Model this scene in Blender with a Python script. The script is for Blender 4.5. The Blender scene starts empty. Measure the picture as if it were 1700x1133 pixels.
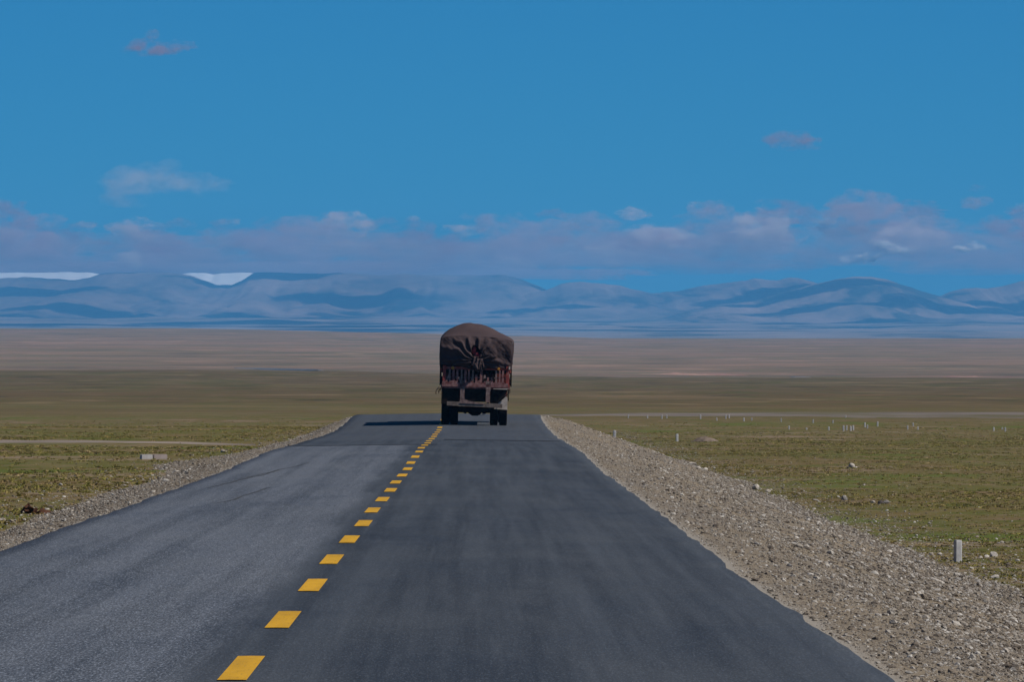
import bpy, math, random
import numpy as np
from mathutils import Vector, Matrix, Euler

# ------------------------------------------------------------------ camera, sky, sun, exposure
SC = bpy.context.scene
COL = SC.collection
F = 14518.0                      # focal length in units of the 1700 px wide photograph (about 307 mm full frame)
EYE = 1.68                       # eye height above the road
S = 64.5 / F                     # downhill grade of the road
VPX = 798.0

cam_d = bpy.data.cameras.new('camera')
cam_d.sensor_width = 36.0
cam_d.lens = F / 1700.0 * 36.0
cam_d.clip_start = 1.0
cam_d.clip_end = 200000.0
cam = bpy.data.objects.new('camera', cam_d)
COL.objects.link(cam)
cam.location = (0, 0, EYE)
cam.rotation_euler = (math.radians(90), 0, -math.atan((850 - VPX) / F))
SC.camera = cam

SUN_TO = Vector((0.66, -0.17, 0.74)).normalized()
SUN_EL = math.asin(SUN_TO.z)
SUN_AZ = math.atan2(SUN_TO.x, SUN_TO.y)

world = bpy.data.worlds.new('World')
SC.world = world
world.use_nodes = True
wn, wl = world.node_tree.nodes, world.node_tree.links
wn.clear()
w_out = wn.new('ShaderNodeOutputWorld')
w_bg = wn.new('ShaderNodeBackground')
w_bg.inputs['Strength'].default_value = 0.050
w_sky = wn.new('ShaderNodeTexSky')
w_sky.sky_type = 'NISHITA'
w_sky.sun_disc = False
w_sky.sun_elevation = SUN_EL
w_sky.sun_rotation = SUN_AZ
w_sky.altitude = 4600
w_sky.air_density = 1.0
w_sky.dust_density = 0.0
w_sky.ozone_density = 8.0
w_tc = wn.new('ShaderNodeTexCoord')
w_add = wn.new('ShaderNodeVectorMath'); w_add.operation = 'ADD'
w_add.inputs[1].default_value = (0, 0, 0.015)     # clean high-plateau air: no white band at the horizon
w_nrm = wn.new('ShaderNodeVectorMath'); w_nrm.operation = 'NORMALIZE'
w_mul = wn.new('ShaderNodeMix'); w_mul.data_type = 'RGBA'; w_mul.blend_type = 'MULTIPLY'
w_mul.inputs[0].default_value = 1.0
w_mul.inputs[7].default_value = (0.15, 0.75, 0.97, 1)
wl.new(w_tc.outputs['Generated'], w_add.inputs[0])
wl.new(w_add.outputs[0], w_nrm.inputs[0])
wl.new(w_nrm.outputs[0], w_sky.inputs['Vector'])
wl.new(w_sky.outputs[0], w_mul.inputs[6])
wl.new(w_mul.outputs[2], w_bg.inputs['Color'])
wl.new(w_bg.outputs[0], w_out.inputs[0])

sun_d = bpy.data.lights.new('sun', 'SUN')
sun_d.energy = 3.5
sun_d.angle = math.radians(0.53)
sun_d.color = (1.0, 0.94, 0.86)
sun = bpy.data.objects.new('sun', sun_d)
COL.objects.link(sun)
sun.rotation_euler = SUN_TO.to_track_quat('Z', 'Y').to_euler()

vs = SC.view_settings
vs.view_transform = 'Standard'
vs.look = 'None'
vs.gamma = 1.0
vs.exposure = 0.45
vs.use_curve_mapping = False
SC.cycles.use_denoising = True
SC.cycles.max_bounces = 6
SC.cycles.volume_bounces = 4
SC.cycles.volume_max_steps = 256
SC.cycles.transparent_max_bounces = 16

HAZE_DENSITY = 3.6e-5
HAZE_COLOR = (0.125, 0.50, 1.0, 1)
HAZE_TOP = 333.0

rng = np.random.default_rng(7)
random.seed(7)

# ------------------------------------------------------------------ helpers
def tag(o, label=None, cat=None, group=None, kind=None):
    if label: o['label'] = label
    if cat: o['category'] = cat
    if group: o['group'] = group
    if kind: o['kind'] = kind
    return o

def link(o, parent=None):
    COL.objects.link(o)
    if parent: o.parent = parent
    return o

def mesh_obj(name, verts, faces, mat=None, parent=None, smooth=False):
    me = bpy.data.meshes.new(name)
    me.from_pydata([tuple(map(float, v)) for v in verts], [], [tuple(map(int, f)) for f in faces])
    me.update()
    if mat: me.materials.append(mat)
    if smooth: me.polygons.foreach_set('use_smooth', [True] * len(me.polygons))
    return link(bpy.data.objects.new(name, me), parent)

def empty(name, loc, parent=None):
    o = bpy.data.objects.new(name, None)
    o.location = loc
    o.empty_display_size = 0.3
    return link(o, parent)

class MB:
    def __init__(self): self.v, self.f = [], []
    def add(self, verts, faces):
        b = len(self.v)
        self.v += [tuple(v) for v in verts]
        self.f += [tuple(i + b for i in f) for f in faces]
        return self
    def box(self, c, s, rot=None, taper=1.0, ch=0.0):
        hx, hy, hz = s[0] / 2, s[1] / 2, s[2] / 2
        P = [(-hx, -hy, -hz), (hx, -hy, -hz), (hx, hy, -hz), (-hx, hy, -hz),
             (-hx * taper, -hy * taper, hz), (hx * taper, -hy * taper, hz), (hx * taper, hy * taper, hz), (-hx * taper, hy * taper, hz)]
        M = Euler(rot).to_matrix() if rot else Matrix.Identity(3)
        P = [M @ Vector(p) + Vector(c) for p in P]
        return self.add(P, [(0, 3, 2, 1), (4, 5, 6, 7), (0, 1, 5, 4), (1, 2, 6, 5), (2, 3, 7, 6), (3, 0, 4, 7)])
    def prism(self, poly, y0, y1):
        n = len(poly)
        P = [(x, y0, z) for x, z in poly] + [(x, y1, z) for x, z in poly]
        fs = [tuple(range(n)), tuple(range(2 * n - 1, n - 1, -1))]
        fs += [(i, i + n, (i + 1) % n + n, (i + 1) % n) for i in range(n)]
        return self.add(P, fs)
    def lathe_x(self, prof, c, n=32):
        P, fs = [], []
        for k in range(n):
            a = 2 * math.pi * k / n
            for (x, r) in prof:
                P.append((c[0] + x, c[1] + r * math.cos(a), c[2] + r * math.sin(a)))
        m = len(prof)
        for k in range(n):
            k2 = (k + 1) % n
            for j in range(m - 1):
                fs.append((k * m + j, k2 * m + j, k2 * m + j + 1, k * m + j + 1))
        return self.add(P, fs)
    def tube(self, pts, r, n=6):
        pts = [Vector(p) for p in pts]
        P, fs = [], []
        for i, p in enumerate(pts):
            t = (pts[min(i + 1, len(pts) - 1)] - pts[max(i - 1, 0)]).normalized()
            u = t.cross(Vector((0.3, 0.2, 1))).normalized() if abs(t.z) < 0.95 else t.cross(Vector((1, 0, 0))).normalized()
            w = t.cross(u)
            rr = r[i] if isinstance(r, (list, tuple)) else r
            for k in range(n):
                a = 2 * math.pi * k / n
                P.append(p + u * math.cos(a) * rr + w * math.sin(a) * rr)
        for i in range(len(pts) - 1):
            for k in range(n):
                fs.append((i * n + k, i * n + (k + 1) % n, (i + 1) * n + (k + 1) % n, (i + 1) * n + k))
        fs.append(tuple(range(n)))
        fs.append(tuple(range(len(pts) * n - 1, len(pts) * n - n - 1, -1)))
        return self.add(P, fs)
    def build(self, name, mat, parent=None, smooth=False):
        return mesh_obj(name, self.v, self.f, mat, parent, smooth)

def _hash(ix, iy, seed):
    h = (ix.astype(np.int64) * 374761393 + iy.astype(np.int64) * 668265263 + seed * 1442695041) & 0xFFFFFFFF
    h = ((h ^ (h >> 13)) * 1274126177) & 0xFFFFFFFF
    return ((h ^ (h >> 16)) & 0xFFFFFF) / float(0xFFFFFF)

def vnoise(x, y, seed=0):
    x, y = np.asarray(x, float), np.asarray(y, float)
    ix, iy = np.floor(x), np.floor(y)
    fx, fy = x - ix, y - iy
    fx = fx * fx * (3 - 2 * fx); fy = fy * fy * (3 - 2 * fy)
    a = _hash(ix, iy, seed); b = _hash(ix + 1, iy, seed); c = _hash(ix, iy + 1, seed); d = _hash(ix + 1, iy + 1, seed)
    return (a + (b - a) * fx) * (1 - fy) + (c + (d - c) * fx) * fy

def fbm(x, y, seed=0, oct=4, gain=0.5):
    x, y = np.asarray(x, float), np.asarray(y, float)
    t, amp, s = 0.0, 1.0, 0.0
    for o in range(oct):
        t = t + amp * vnoise(x * 2 ** o + 17.3 * o, y * 2 ** o - 9.1 * o, seed + o)
        s += amp
        amp *= gain
    return t / s * 2 - 1

def sstep(a, b, x):
    t = np.clip((np.asarray(x, float) - a) / (b - a), 0, 1)
    return t * t * (3 - 2 * t)

def grid_obj(name, X, Y, Z, mat, parent=None, smooth=True, attr=None):
    ny, nx = X.shape
    V = np.stack([X.ravel(), Y.ravel(), Z.ravel()], 1)
    idx = np.arange(nx * ny).reshape(ny, nx)
    Q = np.stack([idx[:-1, :-1].ravel(), idx[:-1, 1:].ravel(), idx[1:, 1:].ravel(), idx[1:, :-1].ravel()], 1)
    me = bpy.data.meshes.new(name)
    me.vertices.add(len(V)); me.vertices.foreach_set('co', V.astype(np.float32).ravel())
    me.loops.add(Q.size); me.loops.foreach_set('vertex_index', Q.ravel().astype(np.int32))
    me.polygons.add(len(Q))
    me.polygons.foreach_set('loop_start', np.arange(0, Q.size, 4, dtype=np.int32))
    me.polygons.foreach_set('loop_total', np.full(len(Q), 4, dtype=np.int32))
    me.update(calc_edges=True)
    me.validate()
    if smooth: me.polygons.foreach_set('use_smooth', np.ones(len(me.polygons), dtype=bool))
    if attr:
        for k, a in attr.items():
            at = me.attributes.new(k, 'FLOAT', 'POINT')
            at.data.foreach_set('value', a.ravel().astype(np.float32))
    me.materials.append(mat)
    return link(bpy.data.objects.new(name, me), parent)

# ------------------------------------------------------------------ materials
class NT:
    """small node helper"""
    def __init__(self, name):
        self.m = bpy.data.materials.new(name)
        self.m.use_nodes = True
        self.n, self.l = self.m.node_tree.nodes, self.m.node_tree.links
        self.n.clear()
        self.out = self.n.new('ShaderNodeOutputMaterial')
    def new(self, t, **kw):
        nd = self.n.new(t)
        for k, v in kw.items(): setattr(nd, k, v)
        return nd
    def set(self, inp, v):
        if hasattr(v, 'is_output') and v.is_output: self.l.new(v, inp)
        elif v is not None:
            if isinstance(v, (tuple, list)) and len(v) == 3 and inp.type == 'RGBA': v = (*v, 1)
            inp.default_value = v
    def pos(self, scale=(1, 1, 1), obj=True):
        tc = self.new('ShaderNodeTexCoord')
        mp = self.new('ShaderNodeMapping')
        mp.inputs['Scale'].default_value = scale
        self.l.new(tc.outputs['Object'], mp.inputs[0])
        return mp.outputs[0]
    def noise(self, scale=1.0, stretch=(1, 1, 1), detail=4, rough=0.55, dist=0.0):
        nd = self.new('ShaderNodeTexNoise')
        nd.inputs['Scale'].default_value = scale
        nd.inputs['Detail'].default_value = detail
        nd.inputs['Roughness'].default_value = rough
        nd.inputs['Distortion'].default_value = dist
        self.l.new(self.pos(stretch), nd.inputs['Vector'])
        return nd.outputs[0]
    def ramp(self, v, stops):
        nd = self.new('ShaderNodeValToRGB')
        e = nd.color_ramp.elements
        while len(e) < len(stops): e.new(0.5)
        for k, (p, c) in enumerate(stops):
            e[k].position = p
            e[k].color = (*c, 1) if not isinstance(c, (int, float)) else (c, c, c, 1)
        self.l.new(v, nd.inputs[0])
        return nd.outputs[0]
    def mix(self, f, a, b, mode='MIX'):
        nd = self.new('ShaderNodeMix', data_type='RGBA', blend_type=mode)
        self.set(nd.inputs[0], f); self.set(nd.inputs[6], a); self.set(nd.inputs[7], b)
        return nd.outputs[2]
    def math(self, op, a, b=None, c=None):
        nd = self.new('ShaderNodeMath', operation=op)
        self.set(nd.inputs[0], a)
        if b is not None: self.set(nd.inputs[1], b)
        if c is not None: self.set(nd.inputs[2], c)
        return nd.outputs[0]
    def mapr(self, v, a, b, c=0.0, d=1.0, smooth=True):
        nd = self.new('ShaderNodeMapRange', interpolation_type='SMOOTHSTEP' if smooth else 'LINEAR')
        for i, q in enumerate((v, a, b, c, d)): self.set(nd.inputs[i], q)
        return nd.outputs[0]
    def attr(self, name):
        nd = self.new('ShaderNodeAttribute', attribute_name=name)
        return nd.outputs['Fac']
    def xyz(self):
        tc = self.new('ShaderNodeTexCoord')
        sp = self.new('ShaderNodeSeparateXYZ')
        self.l.new(tc.outputs['Object'], sp.inputs[0])
        return sp.outputs
    def finish(self, color, rough=0.9, spec=0.3, bump=None, bump_d=0.02, bump_s=1.0, metal=0.0):
        b = self.new('ShaderNodeBsdfPrincipled')
        self.set(b.inputs['Base Color'], color)
        self.set(b.inputs['Roughness'], rough)
        self.set(b.inputs['Specular IOR Level'], spec)
        self.set(b.inputs['Metallic'], metal)
        if bump is not None:
            bp = self.new('ShaderNodeBump')
            bp.inputs['Distance'].default_value = bump_d
            bp.inputs['Strength'].default_value = bump_s
            self.l.new(bump, bp.inputs['Height'])
            self.l.new(bp.outputs[0], b.inputs['Normal'])
        self.l.new(b.outputs[0], self.out.inputs[0])
        return self.m

def simple(name, c1, c2, scale=4.0, rough=0.8, spec=0.3, stretch=(1, 1, 1), metal=0.0, c3=None):
    t = NT(name)
    n = t.noise(scale, stretch, 5, 0.6)
    stops = [(0.35, c1), (0.65, c2)] if c3 is None else [(0.3, c1), (0.52, c2), (0.7, c3)]
    return t.finish(t.ramp(n, stops), rough, spec, n, 0.01, 0.4, metal)

def mat_ground():
    t = NT('plateau_turf')
    y = t.xyz()[1]
    big = t.noise(1.0, (0.030, 0.022, 1), 5, 0.6)
    mid = t.noise(1.0, (0.22, 0.10, 1), 6, 0.65)
    fine = t.noise(1.0, (2.2, 0.9, 1), 6, 0.7)
    speck = t.noise(9.0, (1, 0.4, 1), 2, 0.5)
    turf = t.ramp(mid, [(0.36, (0.125, 0.087, 0.038)), (0.46, (0.117, 0.095, 0.029)), (0.55, (0.084, 0.087, 0.018)), (0.66, (0.144, 0.113, 0.050))])
    turf = t.mix(t.mapr(big, 0.44, 0.60, 0, 0.65), turf, (0.133, 0.092, 0.042))
    turf = t.mix(t.mapr(fine, 0.54, 0.72, 0, 0.7), turf, (0.179, 0.140, 0.078))
    turf = t.mix(t.mapr(fine, 0.46, 0.28, 0, 0.65), turf, (0.062, 0.059, 0.015))
    turf = t.mix(t.mapr(speck, 0.66, 0.74, 0, 0.6), turf, (0.281, 0.234, 0.163))
    mot = t.noise(1.0, (0.9, 0.32, 1), 5, 0.7)
    turf = t.mix(t.mapr(mot, 0.52, 0.64, 0, 0.75), turf, (0.165, 0.118, 0.075))
    turf = t.mix(t.mapr(mot, 0.47, 0.36, 0, 0.75), turf, (0.066, 0.074, 0.016))
    sk = t.noise(1.0, (0.10, 0.085, 1), 5, 0.65)
    turf = t.mix(t.mapr(sk, 0.56, 0.64, 0, 0.7), turf, (0.21, 0.155, 0.108))
    gn = t.noise(1.0, (0.12, 0.05, 1), 3, 0.6)
    turf = t.mix(t.mapr(gn, 0.55, 0.66, 0, 0.75), turf, (0.080, 0.104, 0.018))
    # olive terrace one to three kilometres out
    ka = t.noise(1.0, (0.016, 0.0075, 1), 6, 0.68)
    kb = t.noise(1.0, (0.05, 0.022, 1), 5, 0.65)
    kc = t.noise(1.0, (0.006, 0.0030, 1), 4, 0.6)
    terr = t.ramp(ka, [(0.40, (0.078, 0.064, 0.018)), (0.47, (0.114, 0.076, 0.034)), (0.53, (0.072, 0.068, 0.016)), (0.61, (0.138, 0.097, 0.046))])
    terr = t.mix(t.mapr(kc, 0.45, 0.57, 0, 0.55), terr, (0.104, 0.068, 0.031))
    terr = t.mix(t.mapr(kb, 0.54, 0.68, 0, 0.7), terr, (0.187, 0.133, 0.068))
    terr = t.mix(t.mapr(kb, 0.46, 0.32, 0, 0.7), terr, (0.036, 0.030, 0.010))
    # pale gravel plain beyond, green-grey and tan
    pa = t.noise(1.0, (0.0042, 0.0024, 1), 6, 0.66)
    pb = t.noise(1.0, (0.012, 0.0055, 1), 5, 0.68)
    pc = t.noise(1.0, (0.0012, 0.0011, 1), 4, 0.6)
    plain = t.ramp(pa, [(0.40, (0.147, 0.113, 0.050)), (0.47, (0.201, 0.130, 0.074)), (0.53, (0.240, 0.144, 0.090)), (0.61, (0.147, 0.116, 0.053))])
    plain = t.mix(t.mapr(pc, 0.44, 0.58, 0, 0.6), plain, (0.147, 0.115, 0.055))
    plain = t.mix(t.mapr(pb, 0.54, 0.68, 0, 0.75), plain, (0.343, 0.209, 0.133))
    plain = t.mix(t.mapr(pb, 0.46, 0.32, 0, 0.75), plain, (0.088, 0.063, 0.031))
    yw = t.math('ADD', y, t.math('MULTIPLY', t.math('SUBTRACT', kc, 0.5), 900.0))
    yp = t.math('ADD', y, t.math('MULTIPLY', t.math('SUBTRACT', pa, 0.5), 5500.0))
    c = t.mix(t.mapr(yw, 600, 1500), turf, terr)
    c = t.mix(t.mapr(yp, 3000, 6200), c, plain)
    return t.finish(c, 1.0, 0.05, fine, 0.05, 0.5)

def asphalt_color(t, lo, hi, dust, speckle):
    st = t.noise(1.0, (3.0, 0.020, 1), 6, 0.66)        # wheel-path streaks along the road
    st2 = t.noise(1.0, (9.0, 0.10, 1), 4, 0.6)
    pt = t.noise(1.0, (0.8, 0.11, 1), 6, 0.65)
    gr = t.noise(1.0, (70.0, 6.0, 1), 2, 0.9)
    c = t.ramp(st, [(0.38, lo), (0.62, hi)])
    c = t.mix(t.mapr(st2, 0.5, 0.75, 0, 0.5), c, dust)
    c = t.mix(t.mapr(pt, 0.48, 0.72, 0, 0.4), c, dust)
    c = t.mix(t.mapr(pt, 0.46, 0.28, 0, 0.6), c, tuple(q * 0.72 for q in lo))
    c = t.mix(t.mapr(gr, 0.52, 0.70, 0, speckle), c, tuple(min(1, q * 2.6) for q in hi))
    c = t.mix(t.mapr(gr, 0.48, 0.30, 0, speckle), c, tuple(q * 0.4 for q in lo))
    return c, gr, pt

def mat_asphalt(name, lo, hi, dust, speckle):
    t = NT(name)
    c, gr, pt = asphalt_color(t, lo, hi, dust, speckle)
    return t.finish(c, t.mapr(pt, 0.3, 0.7, 0.74, 0.92), 0.3, gr, 0.004, 0.4)

def mat_road():
    """newer dark asphalt; worn grey surface on the oncoming lane, bleeding into each other along the seam"""
    t = NT('road_asphalt')
    cn, gr, pt = asphalt_color(t, (0.0205, 0.0250, 0.0315), (0.041, 0.0480, 0.0575), (0.055, 0.063, 0.074), 0.42)
    co, g2, p2 = asphalt_color(t, (0.042, 0.049, 0.060), (0.084, 0.094, 0.111), (0.108, 0.118, 0.134), 0.95)
    wob = t.noise(1.0, (1.6, 0.05, 1), 5, 0.65)
    lane = t.math('ADD', t.attr('lane'), t.math('MULTIPLY', t.math('SUBTRACT', wob, 0.5), 0.9))
    y = t.xyz()[1]
    f = t.math('MULTIPLY', t.mapr(lane, 0.22, -0.24), t.mapr(y, 217.5, 216.5, smooth=False))
    c = t.mix(f, cn, co)
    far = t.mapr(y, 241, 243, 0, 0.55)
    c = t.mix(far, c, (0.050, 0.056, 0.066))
    return t.finish(c, t.mapr(pt, 0.3, 0.7, 0.74, 0.92), 0.3, gr, 0.004, 0.4)

def mat_shoulder():
    t = NT('shoulder_gravel')
    e = t.attr('edge')            # metres from the asphalt
    a = t.noise(14.0, (1, 0.5, 1), 4, 0.7)
    b = t.noise(0.7, (1, 0.25, 1), 4, 0.6)
    c = t.ramp(a, [(0.30, (0.075, 0.060, 0.041)), (0.48, (0.176, 0.139, 0.093)), (0.62, (0.238, 0.194, 0.138)), (0.74, (0.370, 0.326, 0.258))])
    c = t.mix(t.mapr(b, 0.4, 0.7, 0, 0.6), c, (0.136, 0.119, 0.099))
    c = t.mix(t.mapr(e, 0.30, 0.05, 0, 0.85), c, (0.255, 0.233, 0.202))
    soil = t.noise(1.0, (0.8, 0.25, 1), 4, 0.65)
    far_e = t.math('ADD', e, t.math('MULTIPLY', t.math('SUBTRACT', soil, 0.5), 4.0))
    c = t.mix(t.mapr(far_e, 5.4, 7.2, 0, 0.8), c, (0.115, 0.090, 0.052))
    return t.finish(c, 0.95, 0.2, a, 0.03, 0.9)

def mat_stones(name, stops):
    t = NT(name)
    oi = t.new('ShaderNodeObjectInfo')
    n = t.noise(9.0, (1, 1, 1), 3, 0.6)
    c = t.ramp(oi.outputs['Random'], stops)
    c = t.mix(t.mapr(n, 0.35, 0.7, 0, 0.4), c, (0.12, 0.10, 0.085))
    return t.finish(c, 0.9, 0.25, n, 0.01, 0.5)

def mat_grass():
    t = NT('turf_blades')
    oi = t.new('ShaderNodeObjectInfo')
    c = t.ramp(oi.outputs['Random'], [(0.0, (0.180, 0.172, 0.036)), (0.35, (0.221, 0.193, 0.046)), (0.6, (0.262, 0.201, 0.065)), (0.8, (0.271, 0.193, 0.086)), (1.0, (0.344, 0.271, 0.137))])
    return t.finish(c, 0.85, 0.15)

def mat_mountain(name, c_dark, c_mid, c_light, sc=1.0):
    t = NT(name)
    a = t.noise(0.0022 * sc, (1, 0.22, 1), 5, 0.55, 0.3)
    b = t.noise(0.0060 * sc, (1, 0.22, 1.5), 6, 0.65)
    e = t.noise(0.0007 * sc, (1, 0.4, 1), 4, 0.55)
    c = t.ramp(a, [(0.40, c_dark), (0.46, c_mid), (0.66, c_light)])  # dark rock patches double as cloud shadows painted into the slope colour
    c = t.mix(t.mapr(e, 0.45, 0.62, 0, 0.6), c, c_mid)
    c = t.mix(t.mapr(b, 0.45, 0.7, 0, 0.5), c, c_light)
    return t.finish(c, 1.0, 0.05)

M = {}
M['ground'] = mat_ground()
M['road'] = mat_road()
M['shoulder'] = mat_shoulder()
M['gravel'] = mat_stones('gravel_stones', [(0.0, (0.075, 0.064, 0.052)), (0.25, (0.165, 0.132, 0.098)), (0.5, (0.23, 0.195, 0.15)), (0.70, (0.285, 0.255, 0.215)), (0.88, (0.39, 0.36, 0.315)), (0.97, (0.55, 0.52, 0.47)), (1.0, (0.08, 0.075, 0.07))])
M['pale_stone'] = mat_stones('pale_stone', [(0.0, (0.36, 0.32, 0.27)), (0.5, (0.50, 0.45, 0.39)), (1.0, (0.60, 0.56, 0.50))])
M['grey_stone'] = mat_stones('grey_stone', [(0.0, (0.20, 0.19, 0.18)), (1.0, (0.30, 0.28, 0.25))])
M['dark_stone'] = mat_stones('dark_stone', [(0.0, (0.035, 0.03, 0.03)), (1.0, (0.06, 0.05, 0.045))])
M['grass'] = mat_grass()
tp_ = NT('road_paint_yellow')
_n = tp_.noise(1.0, (40, 3.0, 1), 4, 0.75); _b = tp_.noise(1.0, (4, 0.5, 1), 4, 0.6)
_c = tp_.ramp(_b, [(0.35, (0.44, 0.235, 0.005)), (0.65, (0.58, 0.31, 0.006))])
_c = tp_.mix(tp_.mapr(_n, 0.56, 0.70, 0, 0.7), _c, (0.20, 0.12, 0.02))
M['yellow'] = tp_.finish(_c, 0.75, 0.3)
M['track'] = simple('dirt_track_gravel', (0.16, 0.13, 0.105), (0.25, 0.205, 0.17), 0.25, 1.0, 0.1, (1, 0.5, 1))
tf = NT('far_track_gravel')
_n = tf.noise(1.0, (0.10, 0.030, 1), 5, 0.65); _p = tf.noise(1.0, (0.035, 0.016, 1), 4, 0.6)
_c = tf.ramp(_n, [(0.38, (0.120, 0.100, 0.080)), (0.62, (0.185, 0.155, 0.13))])
M['far_track'] = tf.finish(tf.mix(tf.mapr(_p, 0.50, 0.62, 0, 0.85), _c, (0.105, 0.090, 0.042)), 1.0, 0.05)
M['bank'] = simple('red_earth_bank', (0.16, 0.075, 0.055), (0.36, 0.22, 0.16), 0.02, 1.0, 0.05)
M['earth'] = simple('bare_earth', (0.10, 0.075, 0.055), (0.20, 0.155, 0.12), 3.0, 1.0, 0.1)
M['rust'] = simple('rust_brown', (0.045, 0.018, 0.010), (0.12, 0.055, 0.03), 14.0, 0.9, 0.15)
M['post'] = simple('whitewashed_concrete', (0.36, 0.35, 0.345), (0.52, 0.51, 0.50), 9.0, 0.85, 0.2)
M['concrete'] = simple('pale_concrete', (0.38, 0.36, 0.35), (0.50, 0.48, 0.46), 6.0, 0.9, 0.2)
M['concrete_pink'] = simple('pinkish_concrete', (0.30, 0.245, 0.225), (0.38, 0.32, 0.30), 6.0, 0.9, 0.2)
tw = NT('river_water')
M['water'] = tw.finish(tw.ramp(tw.noise(0.03), [(0.42, (0.05, 0.06, 0.07)), (0.56, (0.17, 0.135, 0.10))]), 0.55, 0.4, tw.noise(0.05), 0.3, 0.3)
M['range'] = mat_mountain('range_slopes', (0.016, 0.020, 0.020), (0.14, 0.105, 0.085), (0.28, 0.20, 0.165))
M['hill'] = mat_mountain('hill_slopes', (0.030, 0.036, 0.032), (0.19, 0.14, 0.11), (0.36, 0.25, 0.20))
M['fan'] = mat_mountain('foothill_fans', (0.030, 0.036, 0.028), (0.17, 0.135, 0.105), (0.27, 0.20, 0.16), 1.4)
M['snow'] = simple('snow', (0.80, 0.82, 0.84), (0.88, 0.89, 0.90), 0.01, 0.9, 0.2)

# ------------------------------------------------------------------ terrain
TAB_R = np.array([[900, 690.7], [1200, 677], [1600, 662], [2200, 646], [2800, 635], [3300, 629]])
TAB_L = np.array([[900, 690.7], [1200, 676], [1600, 660], [2200, 641], [2800, 626], [3300, 616.5]])
FAR_R = np.array([[4700, 630], [5500, 608], [7000, 588], [9000, 573], [11000, 562]])
FAR_L = np.array([[4700, 619], [5500, 598], [7000, 577], [9000, 560], [11000, 546]])

def z_from_y(ypx, d): return EYE - (ypx - 566.5) * d / F

def z_profile(tab, far, d):
    zt = [(r[0], z_from_y(r[1], r[0])) for r in tab] + [(3420, z_from_y(tab[-1][1], 3300) - 3.5), (4300, z_from_y(far[0][1], 4700) - 4)]
    zt += [(r[0], z_from_y(r[1], r[0])) for r in far] + [(11300, z_from_y(far[-1][1], 11000) - 2), (13500, -45), (42500, -45)]
    a = np.array(zt)
    return np.interp(d, a[:, 0], a[:, 1])

def ground_z(x, d):
    x = np.asarray(x, float); d = np.asarray(d, float)
    plane = -S * d
    dl = 0.42 + (2.0 - 0.42) * sstep(330, 720, d)
    near_l = plane - dl
    near_r = plane - 2.0
    w = np.clip((x + 6.9) / (9.5 + 6.9), 0, 1)
    near = near_l * (1 - w) + near_r * w
    near = near - 0.35 * np.sin(np.pi * w) * (1 - sstep(450, 800, d))
    # ground also falls away slowly beside the verge
    near = near - 0.10 * sstep(9.5, 40, x)
    # hummocks
    amp = 0.05 + 0.10 * sstep(200, 900, d)
    out = sstep(10.0, 13.0, x) + sstep(-7.5, -10.5, x)
    near = near + amp * out * fbm(x * 0.15, d * 0.08, 3, 2)
    wl_ = sstep(-0.035, 0.02, x / np.maximum(d, 1.0))
    far = z_profile(TAB_L, FAR_L, d) * (1 - wl_) + z_profile(TAB_R, FAR_R, d) * wl_
    far = far + 0.45 * fbm(x * 0.022, d * 0.012, 9, 2) * sstep(950, 1500, d) + 1.2 * fbm(x * 0.004, d * 0.002, 19, 3) * sstep(2000, 3200, d) + 0.5 * fbm(x * 0.012, d * 0.006, 29, 2) * sstep(3500, 5000, d)
    t = sstep(840, 960, d)
    return near * (1 - t) + far * t

def at_ground(px, py):
    """world point on the ground seen at photo position px, py (found by marching outward)"""
    ds = np.concatenate([np.arange(60, 1000, 0.5), np.arange(1000, 11000, 5)])
    xs = (px - VPX) / F * ds
    zs = ground_z(xs, ds)
    ys = 566.5 + F * (EYE - zs) / ds
    k = int(np.argmax(ys <= py))
    return Vector((xs[k], ds[k], zs[k]))

gx = np.unique(np.round(np.concatenate([np.linspace(-14000, -1500, 12), np.linspace(-1500, -300, 16), np.linspace(-300, -70, 20),
     np.linspace(-70, 75, 146), np.linspace(75, 300, 20), np.linspace(300, 1500, 16), np.linspace(1500, 14000, 12)]), 3))
gd = np.unique(np.round(np.concatenate([np.linspace(-2000, -50, 6), np.linspace(-50, 40, 8), np.linspace(40, 1000, 481), np.linspace(1000, 3300, 200),
     np.linspace(3300, 4700, 40), np.linspace(4700, 11300, 200), np.linspace(11300, 42500, 24)]), 3))
GX, GD = np.meshgrid(gx, gd)
GZ = ground_z(GX, GD)
ground = grid_obj('ground', GX, GD, GZ, M['ground'])
tag(ground, 'olive and brown steppe turf running out to the pale plain', 'ground', kind='structure')

# ------------------------------------------------------------------ road
B_TAB = np.array([[-200, 0], [165, 0.0], [198, 0.10], [236, 0.02], [270, 0.01], [294, 0.03], [303, 0.08], [327, 0.35], [336, 0.375], [346, 0.36], [360, 0.28], [400, -0.05], [450, -0.6], [520, -1.25], [600, -1.75], [700, -1.9]])
_bd = np.arange(-200, 701, 4.0)
_bz = np.interp(_bd, B_TAB[:, 0], B_TAB[:, 1])
_k = np.ones(7) / 7
_bz = np.convolve(np.pad(_bz, 3, mode='edge'), _k, 'valid')
CX = -1.37        # centre line
def road_z(x, d):
    return -S * np.asarray(d, float) + np.interp(d, _bd, _bz) - 0.018 * np.abs(np.asarray(x, float) - CX) * 0.8 + 0.01

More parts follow.
